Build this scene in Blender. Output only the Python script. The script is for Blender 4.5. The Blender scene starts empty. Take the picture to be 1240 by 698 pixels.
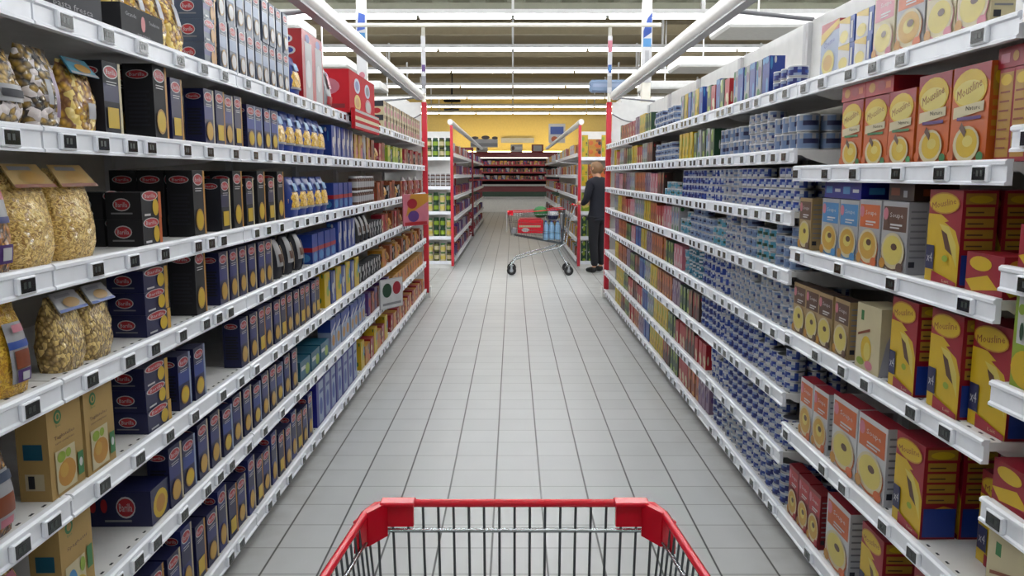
import bpy, bmesh, math, random
from mathutils import Vector, Matrix, Euler
random.seed(7)
C = bpy.context.scene.collection
PI = math.pi
# ------------------------------------------------------------------ camera numbers
F = 980.0; VPX = 621.0; PITCH = math.radians(7.96); H = 1.5
CT, ST = math.cos(PITCH), math.sin(PITCH)
def y_at(px, X, Z):
    "distance down the aisle of the point of plane x=X, height Z, that the photograph shows in column px"
    zc = F * abs(X) / max(abs(px - VPX), 1e-3)
    return (zc - (H - Z) * ST) / CT

# ------------------------------------------------------------------ materials
MATS = {}
PAL = dict(
    rail=(244,247,254), shelf=(228,227,226), panel=(186,182,172), upright=(196,196,198), holder=(205,205,212), lcd=(14,18,20),
    lcdtext=(40,50,46), navy=(24,29,84), navy2=(34,46,128), blue=(24,62,160), blue2=(30,80,180), sky=(70,150,215), pale=(168,186,220), deep=(12,20,150),
    black=(16,16,24), char=(27,29,42), grey=(150,150,156), lgrey=(196,196,200), white=(236,236,238), cream=(236,222,178), bone=(220,205,170),
    red=(190,16,30), dred=(140,10,24), crimson=(170,12,42), logo=(206,40,52), pink=(226,130,150), yellow=(240,200,30), pasta=(226,176,60), amber=(214,150,40),
    gold=(200,150,50), orange=(224,104,30), dorange=(200,74,22), kraft=(206,170,104), green=(40,130,60), lime=(160,190,50), olive=(108,112,40),
    dgreen=(20,70,40), teal=(20,100,130), aqua=(90,170,200), purple=(90,50,130), brown=(96,58,38), dbrown=(60,34,24), tan=(190,160,110), steel=(122,148,190),
    skin=(200,150,120), hair=(120,88,58), mauve=(150,120,150), lemon=(245,225,110), purewhite=(250,250,250), slate=(70,86,112), rust=(150,70,30))
for _k in PAL:      # printed stock is a little duller than pure ink
    if _k not in ('rail','shelf','panel','upright','holder','lcd','lcdtext','skin','hair'): PAL[_k] = tuple(v*.8 for v in PAL[_k])
def lin(c):
    return tuple(((v/255)/12.92 if v/255 <= .04045 else ((v/255+.055)/1.055)**2.4) for v in c) + (1,)
ROUGH = dict(rail=.3, shelf=.45, panel=.7, lcd=.15, kraft=.75, black=.7, char=.65)
def M(name):
    if name in MATS: return MATS[name]
    m = bpy.data.materials.new(name); m.use_nodes = True
    nt = m.node_tree; b = nt.nodes['Principled BSDF']
    b.inputs['Base Color'].default_value = lin(PAL[name]); b.inputs['Roughness'].default_value = ROUGH.get(name, .42)
    if name not in ('lcd', 'lcdtext', 'skin', 'hair'):
        # slight print and handling variation
        tc = nt.nodes.new('ShaderNodeTexCoord'); nz = nt.nodes.new('ShaderNodeTexNoise'); nz.inputs['Scale'].default_value = 14; nz.inputs['Detail'].default_value = 3
        mp = nt.nodes.new('ShaderNodeMapRange'); mp.inputs['To Min'].default_value = .88; mp.inputs['To Max'].default_value = 1.1
        hs = nt.nodes.new('ShaderNodeHueSaturation'); hs.inputs['Color'].default_value = lin(PAL[name])
        nt.links.new(tc.outputs['Object'], nz.inputs['Vector']); nt.links.new(nz.outputs['Fac'], mp.inputs['Value'])
        nt.links.new(mp.outputs['Result'], hs.inputs['Value']); nt.links.new(hs.outputs['Color'], b.inputs['Base Color'])
    MATS[name] = m; return m
def metal(name, col, rough, metallic=1.0):
    m = bpy.data.materials.new(name); m.use_nodes = True; b = m.node_tree.nodes['Principled BSDF']
    b.inputs['Base Color'].default_value = lin(col); b.inputs['Roughness'].default_value = rough; b.inputs['Metallic'].default_value = metallic
    MATS[name] = m
metal('tinmetal', (190,192,196), .3); metal('wire', (92,98,102), .35, .7); metal('chrome', (185,190,195), .22); 
metal('cartred', (214,14,40), .22, 0); metal('rubber', (26,26,28), .6, 0); metal('hubgrey', (130,132,136), .4, .3)
metal('jacket', (10,13,28), .85, 0); metal('trousers', (11,12,20), .85, 0); metal('shoe', (10,10,12), .5, 0)
def emis(name, col, strength):
    m = bpy.data.materials.new(name); m.use_nodes = True; nt = m.node_tree; nt.nodes.clear()
    e = nt.nodes.new('ShaderNodeEmission'); e.inputs[0].default_value = lin(col); e.inputs[1].default_value = strength
    o = nt.nodes.new('ShaderNodeOutputMaterial'); nt.links.new(e.outputs[0], o.inputs[0]); MATS[name] = m
emis('tubelight', (250,252,255), 27.0); emis('tubelight_near', (250,252,255), 23.0); emis('tubelight_far', (255,248,232), 8.0); emis('warmlight', (255,232,150), 12.0); emis('coldlight', (255,240,225), 3.0)
def pasta_mat(name, c1, c2, c3, scale, stretch=(1,1,1), mode='v'):
    "pasta pieces seen through clear film"
    m = bpy.data.materials.new(name); m.use_nodes = True; nt = m.node_tree; b = nt.nodes['Principled BSDF']; N = nt.nodes.new; L = nt.links.new
    tc = N('ShaderNodeTexCoord'); mp = N('ShaderNodeMapping'); mp.inputs['Scale'].default_value = stretch; mp.inputs['Rotation'].default_value = (.5, .7, .4)
    L(tc.outputs['Object'], mp.inputs['Vector'])
    if mode == 'v':
        v = N('ShaderNodeTexVoronoi'); v.inputs['Scale'].default_value = scale; fac = v.outputs['Distance']; hue = v.outputs['Color']
    else:
        v = N('ShaderNodeTexNoise'); v.inputs['Scale'].default_value = scale; v.inputs['Detail'].default_value = 2; v.inputs['Distortion'].default_value = 2.2; fac = v.outputs['Fac']; hue = v.outputs['Color']
    L(mp.outputs[0], v.inputs['Vector'])
    r = N('ShaderNodeValToRGB'); el = r.color_ramp.elements  # shade in the gaps between pieces put into the colour as a darker tone
    if mode == 'v': el[0].position = .12; el[0].color = lin(c1); el[1].position = .7; el[1].color = lin(c2)
    else: el[0].position = .36; el[0].color = lin(c2); el[1].position = .56; el[1].color = lin(c1)
    L(fac, r.inputs[0])
    sp = N('ShaderNodeSeparateColor'); L(hue, sp.inputs[0]); th = N('ShaderNodeMath'); th.operation = 'GREATER_THAN'; th.inputs[1].default_value = .72 if mode == 'v' else .6; L(sp.outputs[0], th.inputs[0])
    mx = N('ShaderNodeMix'); mx.data_type = 'RGBA'; L(th.outputs[0], mx.inputs['Factor']); L(r.outputs[0], mx.inputs['A']); mx.inputs['B'].default_value = lin(c3)
    L(mx.outputs['Result'], b.inputs['Base Color'])
    bp = N('ShaderNodeBump'); bp.inputs['Strength'].default_value = .7; bp.inputs['Distance'].default_value = .008; bp.invert = (mode == 'v')
    L(fac, bp.inputs['Height']); L(bp.outputs[0], b.inputs['Normal']); b.inputs['Roughness'].default_value = .55
    nz = N('ShaderNodeTexNoise'); nz.inputs['Scale'].default_value = 17; nz.inputs['Distortion'].default_value = 1.5; b2 = N('ShaderNodeBump'); b2.inputs['Strength'].default_value = 1; b2.inputs['Distance'].default_value = .06
    L(tc.outputs['Object'], nz.inputs['Vector']); L(nz.outputs['Fac'], b2.inputs['Height']); L(b2.outputs[0], b.inputs['Coat Normal'])
    b.inputs['Coat Weight'].default_value = 1; b.inputs['Coat Roughness'].default_value = .09
    MATS[name] = m
pasta_mat('tagliatelle', (236,198,104), (150,106,36), (246,218,140), 62, (1,1,1.4), 'n'); pasta_mat('penne', (220,186,112), (120,92,40), (240,210,130), 92, (1.9,1,1))
pasta_mat('shells', (236,184,54), (120,70,16), (250,220,120), 60); pasta_mat('goldpasta', (238,190,44), (188,130,16), (244,206,70), 90, (1,1,1), 'n'); pasta_mat('mixpasta', (190,150,50), (26,14,12), (226,216,214), 46, (1,1,1.4))
pasta_mat('orangepasta', (206,130,36), (60,32,12), (224,170,70), 52, (1.6,1,1)); pasta_mat('snackmix', (200,120,50), (90,30,24), (230,190,110), 40)

# ------------------------------------------------------------------ mesh builder
TEXT_CACHE = {}
def text_tris(s, res=1):
    if (s, res) in TEXT_CACHE: return TEXT_CACHE[(s, res)]
    cu = bpy.data.curves.new('t', 'FONT'); cu.body = s; cu.resolution_u = res; cu.fill_mode = 'FRONT'
    cu.align_x = 'CENTER'; cu.align_y = 'CENTER'
    o = bpy.data.objects.new('t', cu); C.objects.link(o); dg = bpy.context.evaluated_depsgraph_get(); dg.update()
    me = bpy.data.meshes.new_from_object(o.evaluated_get(dg))
    vs = [(v.co.x, v.co.y) for v in me.vertices]; fs = [tuple(p.vertices) for p in me.polygons]
    bpy.data.objects.remove(o); bpy.data.curves.remove(cu); bpy.data.meshes.remove(me)
    if vs:
        x0, x1 = min(v[0] for v in vs), max(v[0] for v in vs); y0, y1 = min(v[1] for v in vs), max(v[1] for v in vs)
        w, h = x1-x0, y1-y0; vs = [((x-(x0+x1)/2)/w, (y-(y0+y1)/2)/h) for x, y in vs]
    TEXT_CACHE[(s, res)] = (vs, fs); return vs, fs

class MB:
    def __init__(s): s.v = []; s.f = []; s.m = []; s.mats = []; s.smooth = []
    def mi(s, name):
        if name not in s.mats: s.mats.append(name)
        return s.mats.index(name)
    def face(s, pts, mat, smooth=False):
        b = len(s.v); s.v.extend(tuple(p) for p in pts); s.f.append(tuple(range(b, b+len(pts)))); s.m.append(s.mi(mat)); s.smooth.append(smooth)
    def mesh_part(s, vs, fs, mat, smooth=False):
        b = len(s.v); s.v.extend(tuple(p) for p in vs); k = s.mi(mat) if isinstance(mat, str) else None
        for i, f in enumerate(fs):
            s.f.append(tuple(b+j for j in f)); s.m.append(k if k is not None else s.mi(mat[i])); s.smooth.append(smooth)
    def box(s, x0, x1, y0, y1, z0, z1, mat, bevel=0.0):
        if bevel <= 0:
            v = [(x0,y0,z0),(x1,y0,z0),(x1,y1,z0),(x0,y1,z0),(x0,y0,z1),(x1,y0,z1),(x1,y1,z1),(x0,y1,z1)]
            s.mesh_part(v, [(0,3,2,1),(4,5,6,7),(0,1,5,4),(1,2,6,5),(2,3,7,6),(3,0,4,7)], mat); return
        bm = bmesh.new(); r = bmesh.ops.create_cube(bm, size=1)
        for q in bm.verts: q.co = Vector(((x0+x1)/2+q.co.x*(x1-x0), (y0+y1)/2+q.co.y*(y1-y0), (z0+z1)/2+q.co.z*(z1-z0)))
        bmesh.ops.bevel(bm, geom=list(bm.edges), offset=bevel, segments=1, affect='EDGES')
        bm.verts.index_update(); s.mesh_part([q.co[:] for q in bm.verts], [[q.index for q in f.verts] for f in bm.faces], mat); bm.free()
    def tube(s, pts, r, mat, seg=8, caps=True):
        pts = [Vector(p) for p in pts]; rs = r if isinstance(r, (list, tuple)) else [r]*len(pts)
        b = len(s.v); n = len(pts); ref = None; k = s.mi(mat)
        for i, p in enumerate(pts):
            d = (pts[min(i+1, n-1)] - pts[max(i-1, 0)]).normalized()
            if ref is None: ref = Vector((0,0,1)) if abs(d.z) < .9 else Vector((0,1,0))
            a = d.cross(ref).normalized(); ref = a.cross(d).normalized()
            for j in range(seg):
                t = 2*PI*j/seg; s.v.append(tuple(p + (a*math.cos(t) + ref*math.sin(t))*rs[i]))
        for i in range(n-1):
            for j in range(seg):
                j2 = (j+1) % seg; s.f.append((b+i*seg+j, b+i*seg+j2, b+(i+1)*seg+j2, b+(i+1)*seg+j)); s.m.append(k); s.smooth.append(True)
        if caps:
            s.f.append(tuple(b+j for j in range(seg))); s.m.append(k); s.smooth.append(False)
            s.f.append(tuple(b+(n-1)*seg+j for j in reversed(range(seg)))); s.m.append(k); s.smooth.append(False)
    def lathe(s, prof, seg, mats, cx=0, cy=0, axis='z', segmats=None):
        "prof: list of (radius, height); mats: one name per band"
        b = len(s.v)
        for r, z in prof:
            for j in range(seg):
                t = 2*PI*j/seg
                if axis == 'z': s.v.append((cx+r*math.cos(t), cy+r*math.sin(t), z))
                else: s.v.append((z, cx+r*math.cos(t), cy+r*math.sin(t)))
        for i in range(len(prof)-1):
            for j in range(seg):
                j2 = (j+1) % seg; mt = mats[i] if isinstance(mats, list) else mats
                if segmats: mt = segmats(i, j) or mt
                s.f.append((b+i*seg+j, b+i*seg+j2, b+(i+1)*seg+j2, b+(i+1)*seg+j)); s.m.append(s.mi(mt)); s.smooth.append(True)
        m0 = mats[0] if isinstance(mats, list) else mats; m1 = mats[-1] if isinstance(mats, list) else mats
        s.f.append(tuple(b+j for j in reversed(range(seg)))); s.m.append(s.mi(m0)); s.smooth.append(False)
        t0 = b+(len(prof)-1)*seg; s.f.append(tuple(t0+j for j in range(seg))); s.m.append(s.mi(m1)); s.smooth.append(False)
    def decals(s, o, ux, uy, n, w, h, items, base=.0006):
        "printed marks on a flat face: o its lower corner, ux/uy unit directions, n outward, w h its size"
        o, ux, uy, n = Vector(o), Vector(ux), Vector(uy), Vector(n); flip = ux.cross(uy).dot(n) < 0
        for k, it in enumerate(items):
            e = base + .00035*k
            P = lambda u, v: tuple(o + ux*(u*w) + uy*(v*h) + n*e)
            t = it[0]
            if t == 'r': pts = [P(it[1],it[2]),P(it[3],it[2]),P(it[3],it[4]),P(it[1],it[4])]; col = it[5]
            elif t == 'e':
                ns = it[6] if len(it) > 6 else 16
                pts = [P(it[1]+it[3]*math.cos(2*PI*j/ns), it[2]+it[4]*math.sin(2*PI*j/ns)) for j in range(ns)]; col = it[5]
            elif t == 'p': pts = [P(u, v) for u, v in it[1]]; col = it[2]
            elif t == 't':
                vs, fs = text_tris(it[1]); sl = it[7] if len(it) > 7 else 0
                q = [P(it[2]+x*it[4], it[3]+y*it[5]+x*it[4]*sl) for x, y in vs]
                if flip: fs = [tuple(reversed(f)) for f in fs]
                s.mesh_part(q, fs, it[6]); continue
            if flip: pts = pts[::-1]
            s.face(pts, col)
    def mesh(s, name):
        me = bpy.data.meshes.new(name); me.from_pydata(s.v, [], s.f)
        for n in s.mats: me.materials.append(M(n))
        me.polygons.foreach_set('material_index', s.m); me.polygons.foreach_set('use_smooth', s.smooth); me.update(); return me
    def obj(s, name, parent=None, loc=(0,0,0), rz=0):
        o = bpy.data.objects.new(name, s.mesh(name)); C.objects.link(o); o.parent = parent; o.location = loc; o.rotation_euler = (0,0,rz); return o
def empty(name, loc=(0,0,0), rz=0):
    o = bpy.data.objects.new(name, None); C.objects.link(o); o.location = loc; o.rotation_euler = (0,0,rz); o.empty_display_size = .1; return o
def tag(o, label, cat, group=None, kind=None):
    o['label'] = label; o['category'] = cat
    if group: o['group'] = group
    if kind: o['kind'] = kind
    return o
def struct(o): o['kind'] = 'structure'; return o

# ------------------------------------------------------------------ floor
T = .2184
def floor_mat():
    m = bpy.data.materials.new('floor_tiles'); m.use_nodes = True; nt = m.node_tree; N = nt.nodes.new; L = nt.links.new; b = nt.nodes['Principled BSDF']
    tc = N('ShaderNodeTexCoord'); sp = N('ShaderNodeSeparateXYZ'); L(tc.outputs['Object'], sp.inputs[0])
    def m1(op, a, bb=None, cc=None):
        n = N('ShaderNodeMath'); n.operation = op
        for i, q in enumerate((a, bb, cc)):
            if q is None: continue
            if isinstance(q, (int, float)): n.inputs[i].default_value = q
            else: L(q, n.inputs[i])
        return n.outputs[0]
    ux = m1('DIVIDE', m1('ADD', sp.outputs[0], .0846 + 100*T), T); uy = m1('DIVIDE', m1('ADD', sp.outputs[1], -3.761 + 100*T), T)
    def line(u, half):
        f = m1('FRACT', u); d = m1('MINIMUM', f, m1('SUBTRACT', 1.0, f)); 
        n = N('ShaderNodeMapRange'); n.inputs['From Min'].default_value = half*.5; n.inputs['From Max'].default_value = half*1.5; n.interpolation_type = 'SMOOTHSTEP'
        L(d, n.inputs['Value']); return n.outputs[0]
    lx, ly = line(ux, .018), line(uy, .014)
    ly2 = m1('ADD', m1('MULTIPLY', ly, .55), .45)
    tile = m1('MULTIPLY', lx, ly2)
    cv = N('ShaderNodeCombineXYZ'); L(m1('FLOOR', ux), cv.inputs[0]); L(m1('FLOOR', uy), cv.inputs[1])
    wn = N('ShaderNodeTexWhiteNoise'); L(cv.outputs[0], wn.inputs['Vector'])
    nz = N('ShaderNodeTexNoise'); nz.inputs['Scale'].default_value = 3.0; nz.inputs['Detail'].default_value = 6; L(tc.outputs['Object'], nz.inputs['Vector'])
    val = m1('ADD', m1('MULTIPLY', wn.outputs['Value'], .05), m1('MULTIPLY', nz.outputs['Fac'], .16)); val = m1('ADD', val, .88)
    hs = N('ShaderNodeHueSaturation'); hs.inputs['Color'].default_value = lin((206,208,208)); L(val, hs.inputs['Value'])
    mx = N('ShaderNodeMix'); mx.data_type = 'RGBA'; mx.inputs['A'].default_value = lin((64,64,64)); L(tile, mx.inputs['Factor']); L(hs.outputs[0], mx.inputs['B'])
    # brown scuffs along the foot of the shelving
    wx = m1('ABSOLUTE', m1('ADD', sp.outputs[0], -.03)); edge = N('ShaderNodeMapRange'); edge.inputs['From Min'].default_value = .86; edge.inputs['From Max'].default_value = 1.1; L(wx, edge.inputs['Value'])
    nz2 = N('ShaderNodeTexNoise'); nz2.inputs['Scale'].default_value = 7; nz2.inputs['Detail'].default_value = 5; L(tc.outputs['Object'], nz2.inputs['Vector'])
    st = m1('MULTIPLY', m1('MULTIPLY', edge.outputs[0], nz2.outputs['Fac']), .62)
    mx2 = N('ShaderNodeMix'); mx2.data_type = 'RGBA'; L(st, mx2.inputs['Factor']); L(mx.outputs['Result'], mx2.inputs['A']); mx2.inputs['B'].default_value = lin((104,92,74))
    L(mx2.outputs['Result'], b.inputs['Base Color'])
    b.inputs['Roughness'].default_value = .36
    bp = N('ShaderNodeBump'); bp.inputs['Strength'].default_value = .25; bp.inputs['Distance'].default_value = .002; L(tile, bp.inputs['Height']); L(bp.outputs[0], b.inputs['Normal'])
    MATS['floor_tiles'] = m
floor_mat()
PAL.update(redmatte=(176,14,30), ceil1=(150,152,132), ceil2=(150,138,112), ceilrib=(112,112,96), wallyellow=(222,196,122), wallwhite=(205,205,200), wallgrey=(170,170,165), soffit=(232,232,230), lamphouse=(225,225,225), beamwhite=(230,226,214))
ROUGH.update(redmatte=.85, ceil1=.8, ceil2=.85, wallyellow=.8, wallwhite=.8)
b = MB(); b.box(-12, 12, -5, 36, -.1, 0, 'floor_tiles'); struct(b.obj('floor'))
# ------------------------------------------------------------------ room shell
b = MB(); b.box(-12, 12, 35, 35.2, 0, 5.2, 'wallyellow'); struct(b.obj('wall_back'))
b = MB(); b.box(-12, 12, -5.2, -5, 0, 5.2, 'wallgrey'); struct(b.obj('wall_front'))
b = MB(); b.box(-12.2, -12, -5, 35, 0, 5.2, 'wallgrey'); struct(b.obj('wall_left'))
b = MB(); b.box(12, 12.2, -5, 35, 0, 5.2, 'wallgrey'); struct(b.obj('wall_right'))
b = MB()   # corrugated steel deck, nearer bay
x = -12.0
prof = []
while x < 12: prof += [(x, 4.72), (x+.28, 4.72), (x+.34, 4.64), (x+.62, 4.64), (x+.68, 4.72)]; x += .68
for (xa, za), (xb, zb) in zip(prof, prof[1:]): b.face([(xa,-5,za),(xb,-5,zb),(xb,16,zb),(xa,16,za)], 'ceil1')
b.box(-12, 12, 16, 16.1, 4.5, 5.2, 'ceilrib'); b.box(-12, 12, -5, 16, 4.85, 5.0, 'ceil1')
struct(b.obj('ceiling'))
b = MB(); b.box(-12, 12, 16.1, 35, 5.0, 5.2, 'ceil2'); struct(b.obj('ceiling_1'))
for i, (yy, zz) in enumerate([(14.6,4.35),(18.6,4.7),(22,4.7),(25.3,4.7),(28.6,4.7),(32,4.7)]):
    b = MB(); b.box(-12, 12, yy-.06, yy+.06, zz-.1, zz+.1, 'ceilrib' if i == 0 else 'ceil2')
    b.box(-12, 12, yy-.1, yy+.1, zz-.12, zz-.1, 'ceilrib' if i == 0 else 'ceil2')
    struct(b.obj('beam_%d' % (i+1)))
# ceiling light rows; unseen near ones set closer, extra rows added for brightness
names = ['nearest', 'second', 'third', 'fourth', 'fifth', 'sixth', 'farthest']
for i, yy in enumerate([-.6, 1.4, 3.4, 5.4, 7.5, 9.6, 11.6, 13.3, 16.75, 20.2, 23.6, 27.0, 30.4, 33.6]):
    r = empty('ceiling_light_row', (0, yy, 4.0))
    lab = ('long white fluorescent light row across the ceiling, %s of the visible ones' % names[i-7]) if i >= 7 else 'white fluorescent light row across the ceiling above the aisle, out of sight'
    if i < 7: lab = ['first', 'second', 'third', 'fourth', 'fifth', 'sixth', 'seventh'][i] + ' white fluorescent light row overhead, unseen, close-set to add light on the near shelving'
    tag(r, lab, 'ceiling light', 'fluorescent light rows across the ceiling')
    b = MB(); b.box(-9, 9, -.07, .07, .02, .09, 'lamphouse')
    x = -9.0
    while x < 9: b.box(x-.02, x+.02, -.03, .03, .09, .66, 'lamphouse'); x += 3
    b.obj('housing', r)
    b = MB()
    for k in range(12): b.tube([(-9+k*1.5+.03, 0, -.015), (-9+k*1.5+1.47, 0, -.015)], .032 if i < 8 else .024, 'tubelight_near' if i < 4 else 'tubelight' if i < 10 else 'tubelight_far', 8)
    b.obj('tube', r)
# white crosswise ducts over the side aisles
k = 0
for s in (-1, 1):
    for yy, zz in ((10.6, 3.35), (13.8, 3.3), (17.2, 3.3), (20.8, 3.3)):
        b = MB(); xa, xb = sorted((s*(2.3+(.35 if yy > 12 else .3)), s*9)); b.box(xa, xb, yy-.5, yy+.5, zz-.08, zz+.08, 'soffit', .03)
        for q in (xa+.5, (xa+xb)/2, xb-.5): b.tube([(q,yy,zz+.08),(q,yy,4.64)], .012, 'lamphouse', 6)
        o = b.obj('hanging_light_reflector'); n = ['nearest', 'second', 'third', 'farthest'][k % 4]; k += 1
        tag(o, '%s white hanging reflector panel above the %s neighbouring aisle' % (n, 'left' if s < 0 else 'right'), 'reflector panel', 'white hanging reflector panels')

# ------------------------------------------------------------------ shelving
def unit(side, X, Xb, y0, y1, levels, label, top=2.32, tag_step=.24, group=None, names='shelving_unit', back='panel', plinth=True):
    """one bay of gondola shelving; side -1 = left of the aisle; X its front plane, Xb its back plane; levels = shelf tops, last is the base"""
    s = side; r = empty(names, (s*X, (y0+y1)/2, 0)); cy = (y0+y1)/2; L2 = (y1-y0)/2
    tag(r, label, 'shelving', group)
    def bx(mb, a, c, ya, yb, za, zb, mat, bev=0):     # a, c measured outwards from the front plane
        xa, xb = sorted((s*a, s*c)); mb.box(xa, xb, ya, yb, za, zb, mat, bev)
    D = Xb - X
    b = MB(); bx(b, D, D+.02, -L2, L2, .1, top, back)
    b.obj('back_panel', r)
    if back == 'panel':
        b = MB(); bx(b, D-.008, D, -L2+.04, L2-.04, 1.93, top+.01, 'soffit'); b.obj('header_panel', r)
    for q in (-L2+.02, L2-.02):
        b = MB(); bx(b, D-.03, D, q-.018, q+.018, 0, top, 'upright')
        z = .2
        b.obj('upright', r)
    if plinth:
        b = MB(); bx(b, .035, D, -L2, L2, 0, .07, 'grey'); b.obj('plinth', r)
    for li, z in enumerate(levels):
        b = MB(); base = li == len(levels)-1
        bx(b, .012, D-.03, -L2+.003, L2-.003, z-.022, z, 'shelf')
        if not base:
            for q in (-L2+.008, L2-.008):   # side brackets, deeper towards the back
                pts = [(.03,z-.022),(D-.03,z-.022),(D-.03,z-.085),(.14,z-.06),(.05,z-.034)]
                for dq in (-.0015, .0015): b.face([(s*a, q+dq, c) for a, c in pts], 'shelf')
        n = int((y1-y0)/.05)
        for k in range(n): bx(b, .03, .036, -L2+.02+k*.05, -L2+.034+k*.05, z, z+.0006, 'char')   # punched slots along the front
        sh = b.obj('shelf', r)
        b = MB()   # price rail: channel profile pushed along the bay
        pr = [(.014, z+.006), (.0, z+.006), (-.006, z+.001), (-.006, z-.006), (.0, z-.010), (.0, z-.044), (-.005, z-.048), (-.005, z-.054), (.014, z-.054)]
        vs = []
        for q in (-L2+.004, L2-.004): vs += [(s*a, q, c) for a, c in pr]
        n = len(pr); fs = [(i, (i+1) % n, n+(i+1) % n, n+i) for i in range(n)] + [tuple(range(n)), tuple(range(n, 2*n))]
        b.mesh_part(vs, fs, 'rail'); rl = b.obj('price_rail', sh)
        if tag_step:
            q = -L2 + random.uniform(.06, .2)
            while q < L2-.05:
                if cy + q > 1.55:
                    o = bpy.data.objects.new('price_tag', tag_mesh(s)); C.objects.link(o); o.parent = sh; o.location = (0, q, z-.027)
                q += tag_step*random.choice((.6, .8, 1, 1, 1.3))
    return r
TAGM = {}
def tag_mesh(s):
    if s in TAGM: return TAGM[s]
    b = MB(); xa, xb = sorted((s*-.012, s*.001)); b.box(xa, xb, -.034, .034, -.02, .02, 'rail', .003)
    xa, xb = sorted((s*-.0135, s*-.011)); b.box(xa, xb, -.027, .025, -.015, .015, 'lcd')
    for q in (-.014, .002): 
        X = s*-.0138; b.face([(X,q-.005,-.006),(X,q+.005,-.006),(X,q+.005,.008),(X,q-.005,.008)], 'lcdtext')
    TAGM[s] = b.mesh('price_tag'); return TAGM[s]

XL, XLB, XR, XRB = 1.06, 1.57, 1.12, 1.63
LL = [1.885, 1.605, 1.29, 1.02, .735, .45, .11]
LS = [1.855, 1.53, 1.21, .87, .48, .11]
LR = [1.855, 1.60, 1.35, 1.11, .86, .60, .349, .11]
ordw = ['first','second','third','fourth','fifth','sixth','seventh','eighth','ninth','tenth','eleventh','twelfth','thirteenth','fourteenth','fifteenth','sixteenth','seventeenth','eighteenth','nineteenth','twentieth']
def ordn(n):
    tens = {20:'twenty',30:'thirty',40:'forty',50:'fifty',60:'sixty',70:'seventy',80:'eighty',90:'ninety'}
    if n <= 20: return ordw[n-1]
    t, u = n//10*10, n % 10
    if n > 99: return 'hundred-and-' + ordn(n-100) if n > 100 else 'hundredth'
    return tens[t] + '-' + ordw[u-1] if u else tens[t][:-1] + 'ieth'
for i in range(7):
    y0 = .52 + 1.33*i
    unit(-1, XL, XLB, y0, y0+1.33, LL, 'white bay of shelves left of the aisle, %s from the near end' % ordn(i+1), group='shelving bays left of the aisle', tag_step=.2)
unit(1, XR, XRB, .52, 1.85, LL, 'white bay of shelves at the right edge, nearest on the right', group='shelving bays right of the aisle', tag_step=.3)
unit(1, XR, XRB, 1.85, 3.26, LS, 'white bay of shelves on the right holding the soup and puree cartons', group='shelving bays right of the aisle', tag_step=.3)
for i in range(5):
    y0 = 3.26 + 1.314*i
    unit(1, XR, XRB, y0, y0+1.314, LR, 'white bay of closely spaced shelves right of the aisle, %s of the tin bays' % ordn(i+1), group='shelving bays right of the aisle', tag_step=.17)

# ------------------------------------------------------------------ product shapes
TPL = {}
def two(a, b): return list(a) + list(b)
def box_tpl(key, name, cat, look, w, h, d, body, front=(), side=(), top=None, back=None):
    b = MB(); x0, x1, y0, y1 = -w/2, w/2, -d/2, d/2
    v = [(x0,y0,0),(x1,y0,0),(x1,y1,0),(x0,y1,0),(x0,y0,h),(x1,y0,h),(x1,y1,h),(x0,y1,h)]
    b.mesh_part(v, [(0,3,2,1),(4,5,6,7),(0,1,5,4),(1,2,6,5),(2,3,7,6),(3,0,4,7)], [body, top or body, body, body, body, body])
    b.decals((x0,y0,0), (1,0,0), (0,0,1), (0,-1,0), w, h, front)
    b.decals((x0,y1,0), (0,-1,0), (0,0,1), (-1,0,0), d, h, side)
    b.decals((x1,y0,0), (0,1,0), (0,0,1), (1,0,0), d, h, side)
    TPL[key] = dict(mesh=b.mesh(name), name=name, cat=cat, look=look, w=w, h=h, d=d)
def logo(u, v, ru, rv, txt='Barilla'):
    return [('e',u,v,ru*1.12,rv*1.2,'white'), ('e',u,v,ru,rv,'logo'), ('t',txt,u,v,ru*1.5,rv*.9,'white')]
def bars(u0, u1, v0, n, dv, col, h=.012):
    return [('r', u0, v0-i*dv, u1-(.12*(u1-u0) if i % 2 else 0), v0-i*dv+h, col) for i in range(n)]
PB = 'pasta_box'; PC = 'pasta box'
def pasta_box(key, look, w, h, d, body, accent, win, strip, rect=False, sidecol='char', lv=.86, side_logo=True):
    fr = []
    if accent: fr += [('r',0,.46,.86,.7,accent)]
    fr += [('r',.86,0,1,1,strip)]
    fr += logo(.43, lv, .36, .075 if h > .15 else .16)
    if h > .15:
        fr += bars(.14,.72,.72,2,.035,'white')
        fr += [('r',.12,.1,.74,.38,win)] if rect else [('e',.43,.25,.34,.17,'gold'), ('e',.43,.25,.29,.14,win)]
        sd = bars(.14,.86,.62,9,.055,sidecol,.03) + (logo(.5,.86,.34,.05) if side_logo else [])
    else:
        fr += [('e',.68,.42,.15,.32,win), ('r',.1,.12,.4,.2,'white')]
        sd = logo(.45,.55,.22,.2) + [('r',.15,.2,.75,.26,'grey')]
    box_tpl(key, PB, PC, look, w, h, d, body, fr, sd)
pasta_box('nb', 'navy pasta box with red oval logo', .095, .195, .07, 'navy', 'navy2', 'pasta', 'bone')
pasta_box('nby', 'navy pasta box with yellow window', .09, .2, .075, 'navy', None, 'yellow', 'amber', rect=True)
pasta_box('nbs', 'blue-fronted pasta box with yellow oval', .1, .18, .06, 'navy', 'blue', 'yellow', 'pale')
pasta_box('bb', 'black pasta box with yellow oval', .1, .225, .09, 'black', None, 'yellow', 'amber')
pasta_box('bbr', 'black pasta box with yellow panel', .095, .195, .075, 'char', 'navy', 'yellow', 'cream', rect=True)
pasta_box('nt', 'tall navy pasta box', .085, .235, .06, 'navy2', 'navy', 'pasta', 'bone')
pasta_box('lb', 'tall pale blue pasta box', .085, .185, .06, 'slate', 'pale', 'white', 'white')
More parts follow.
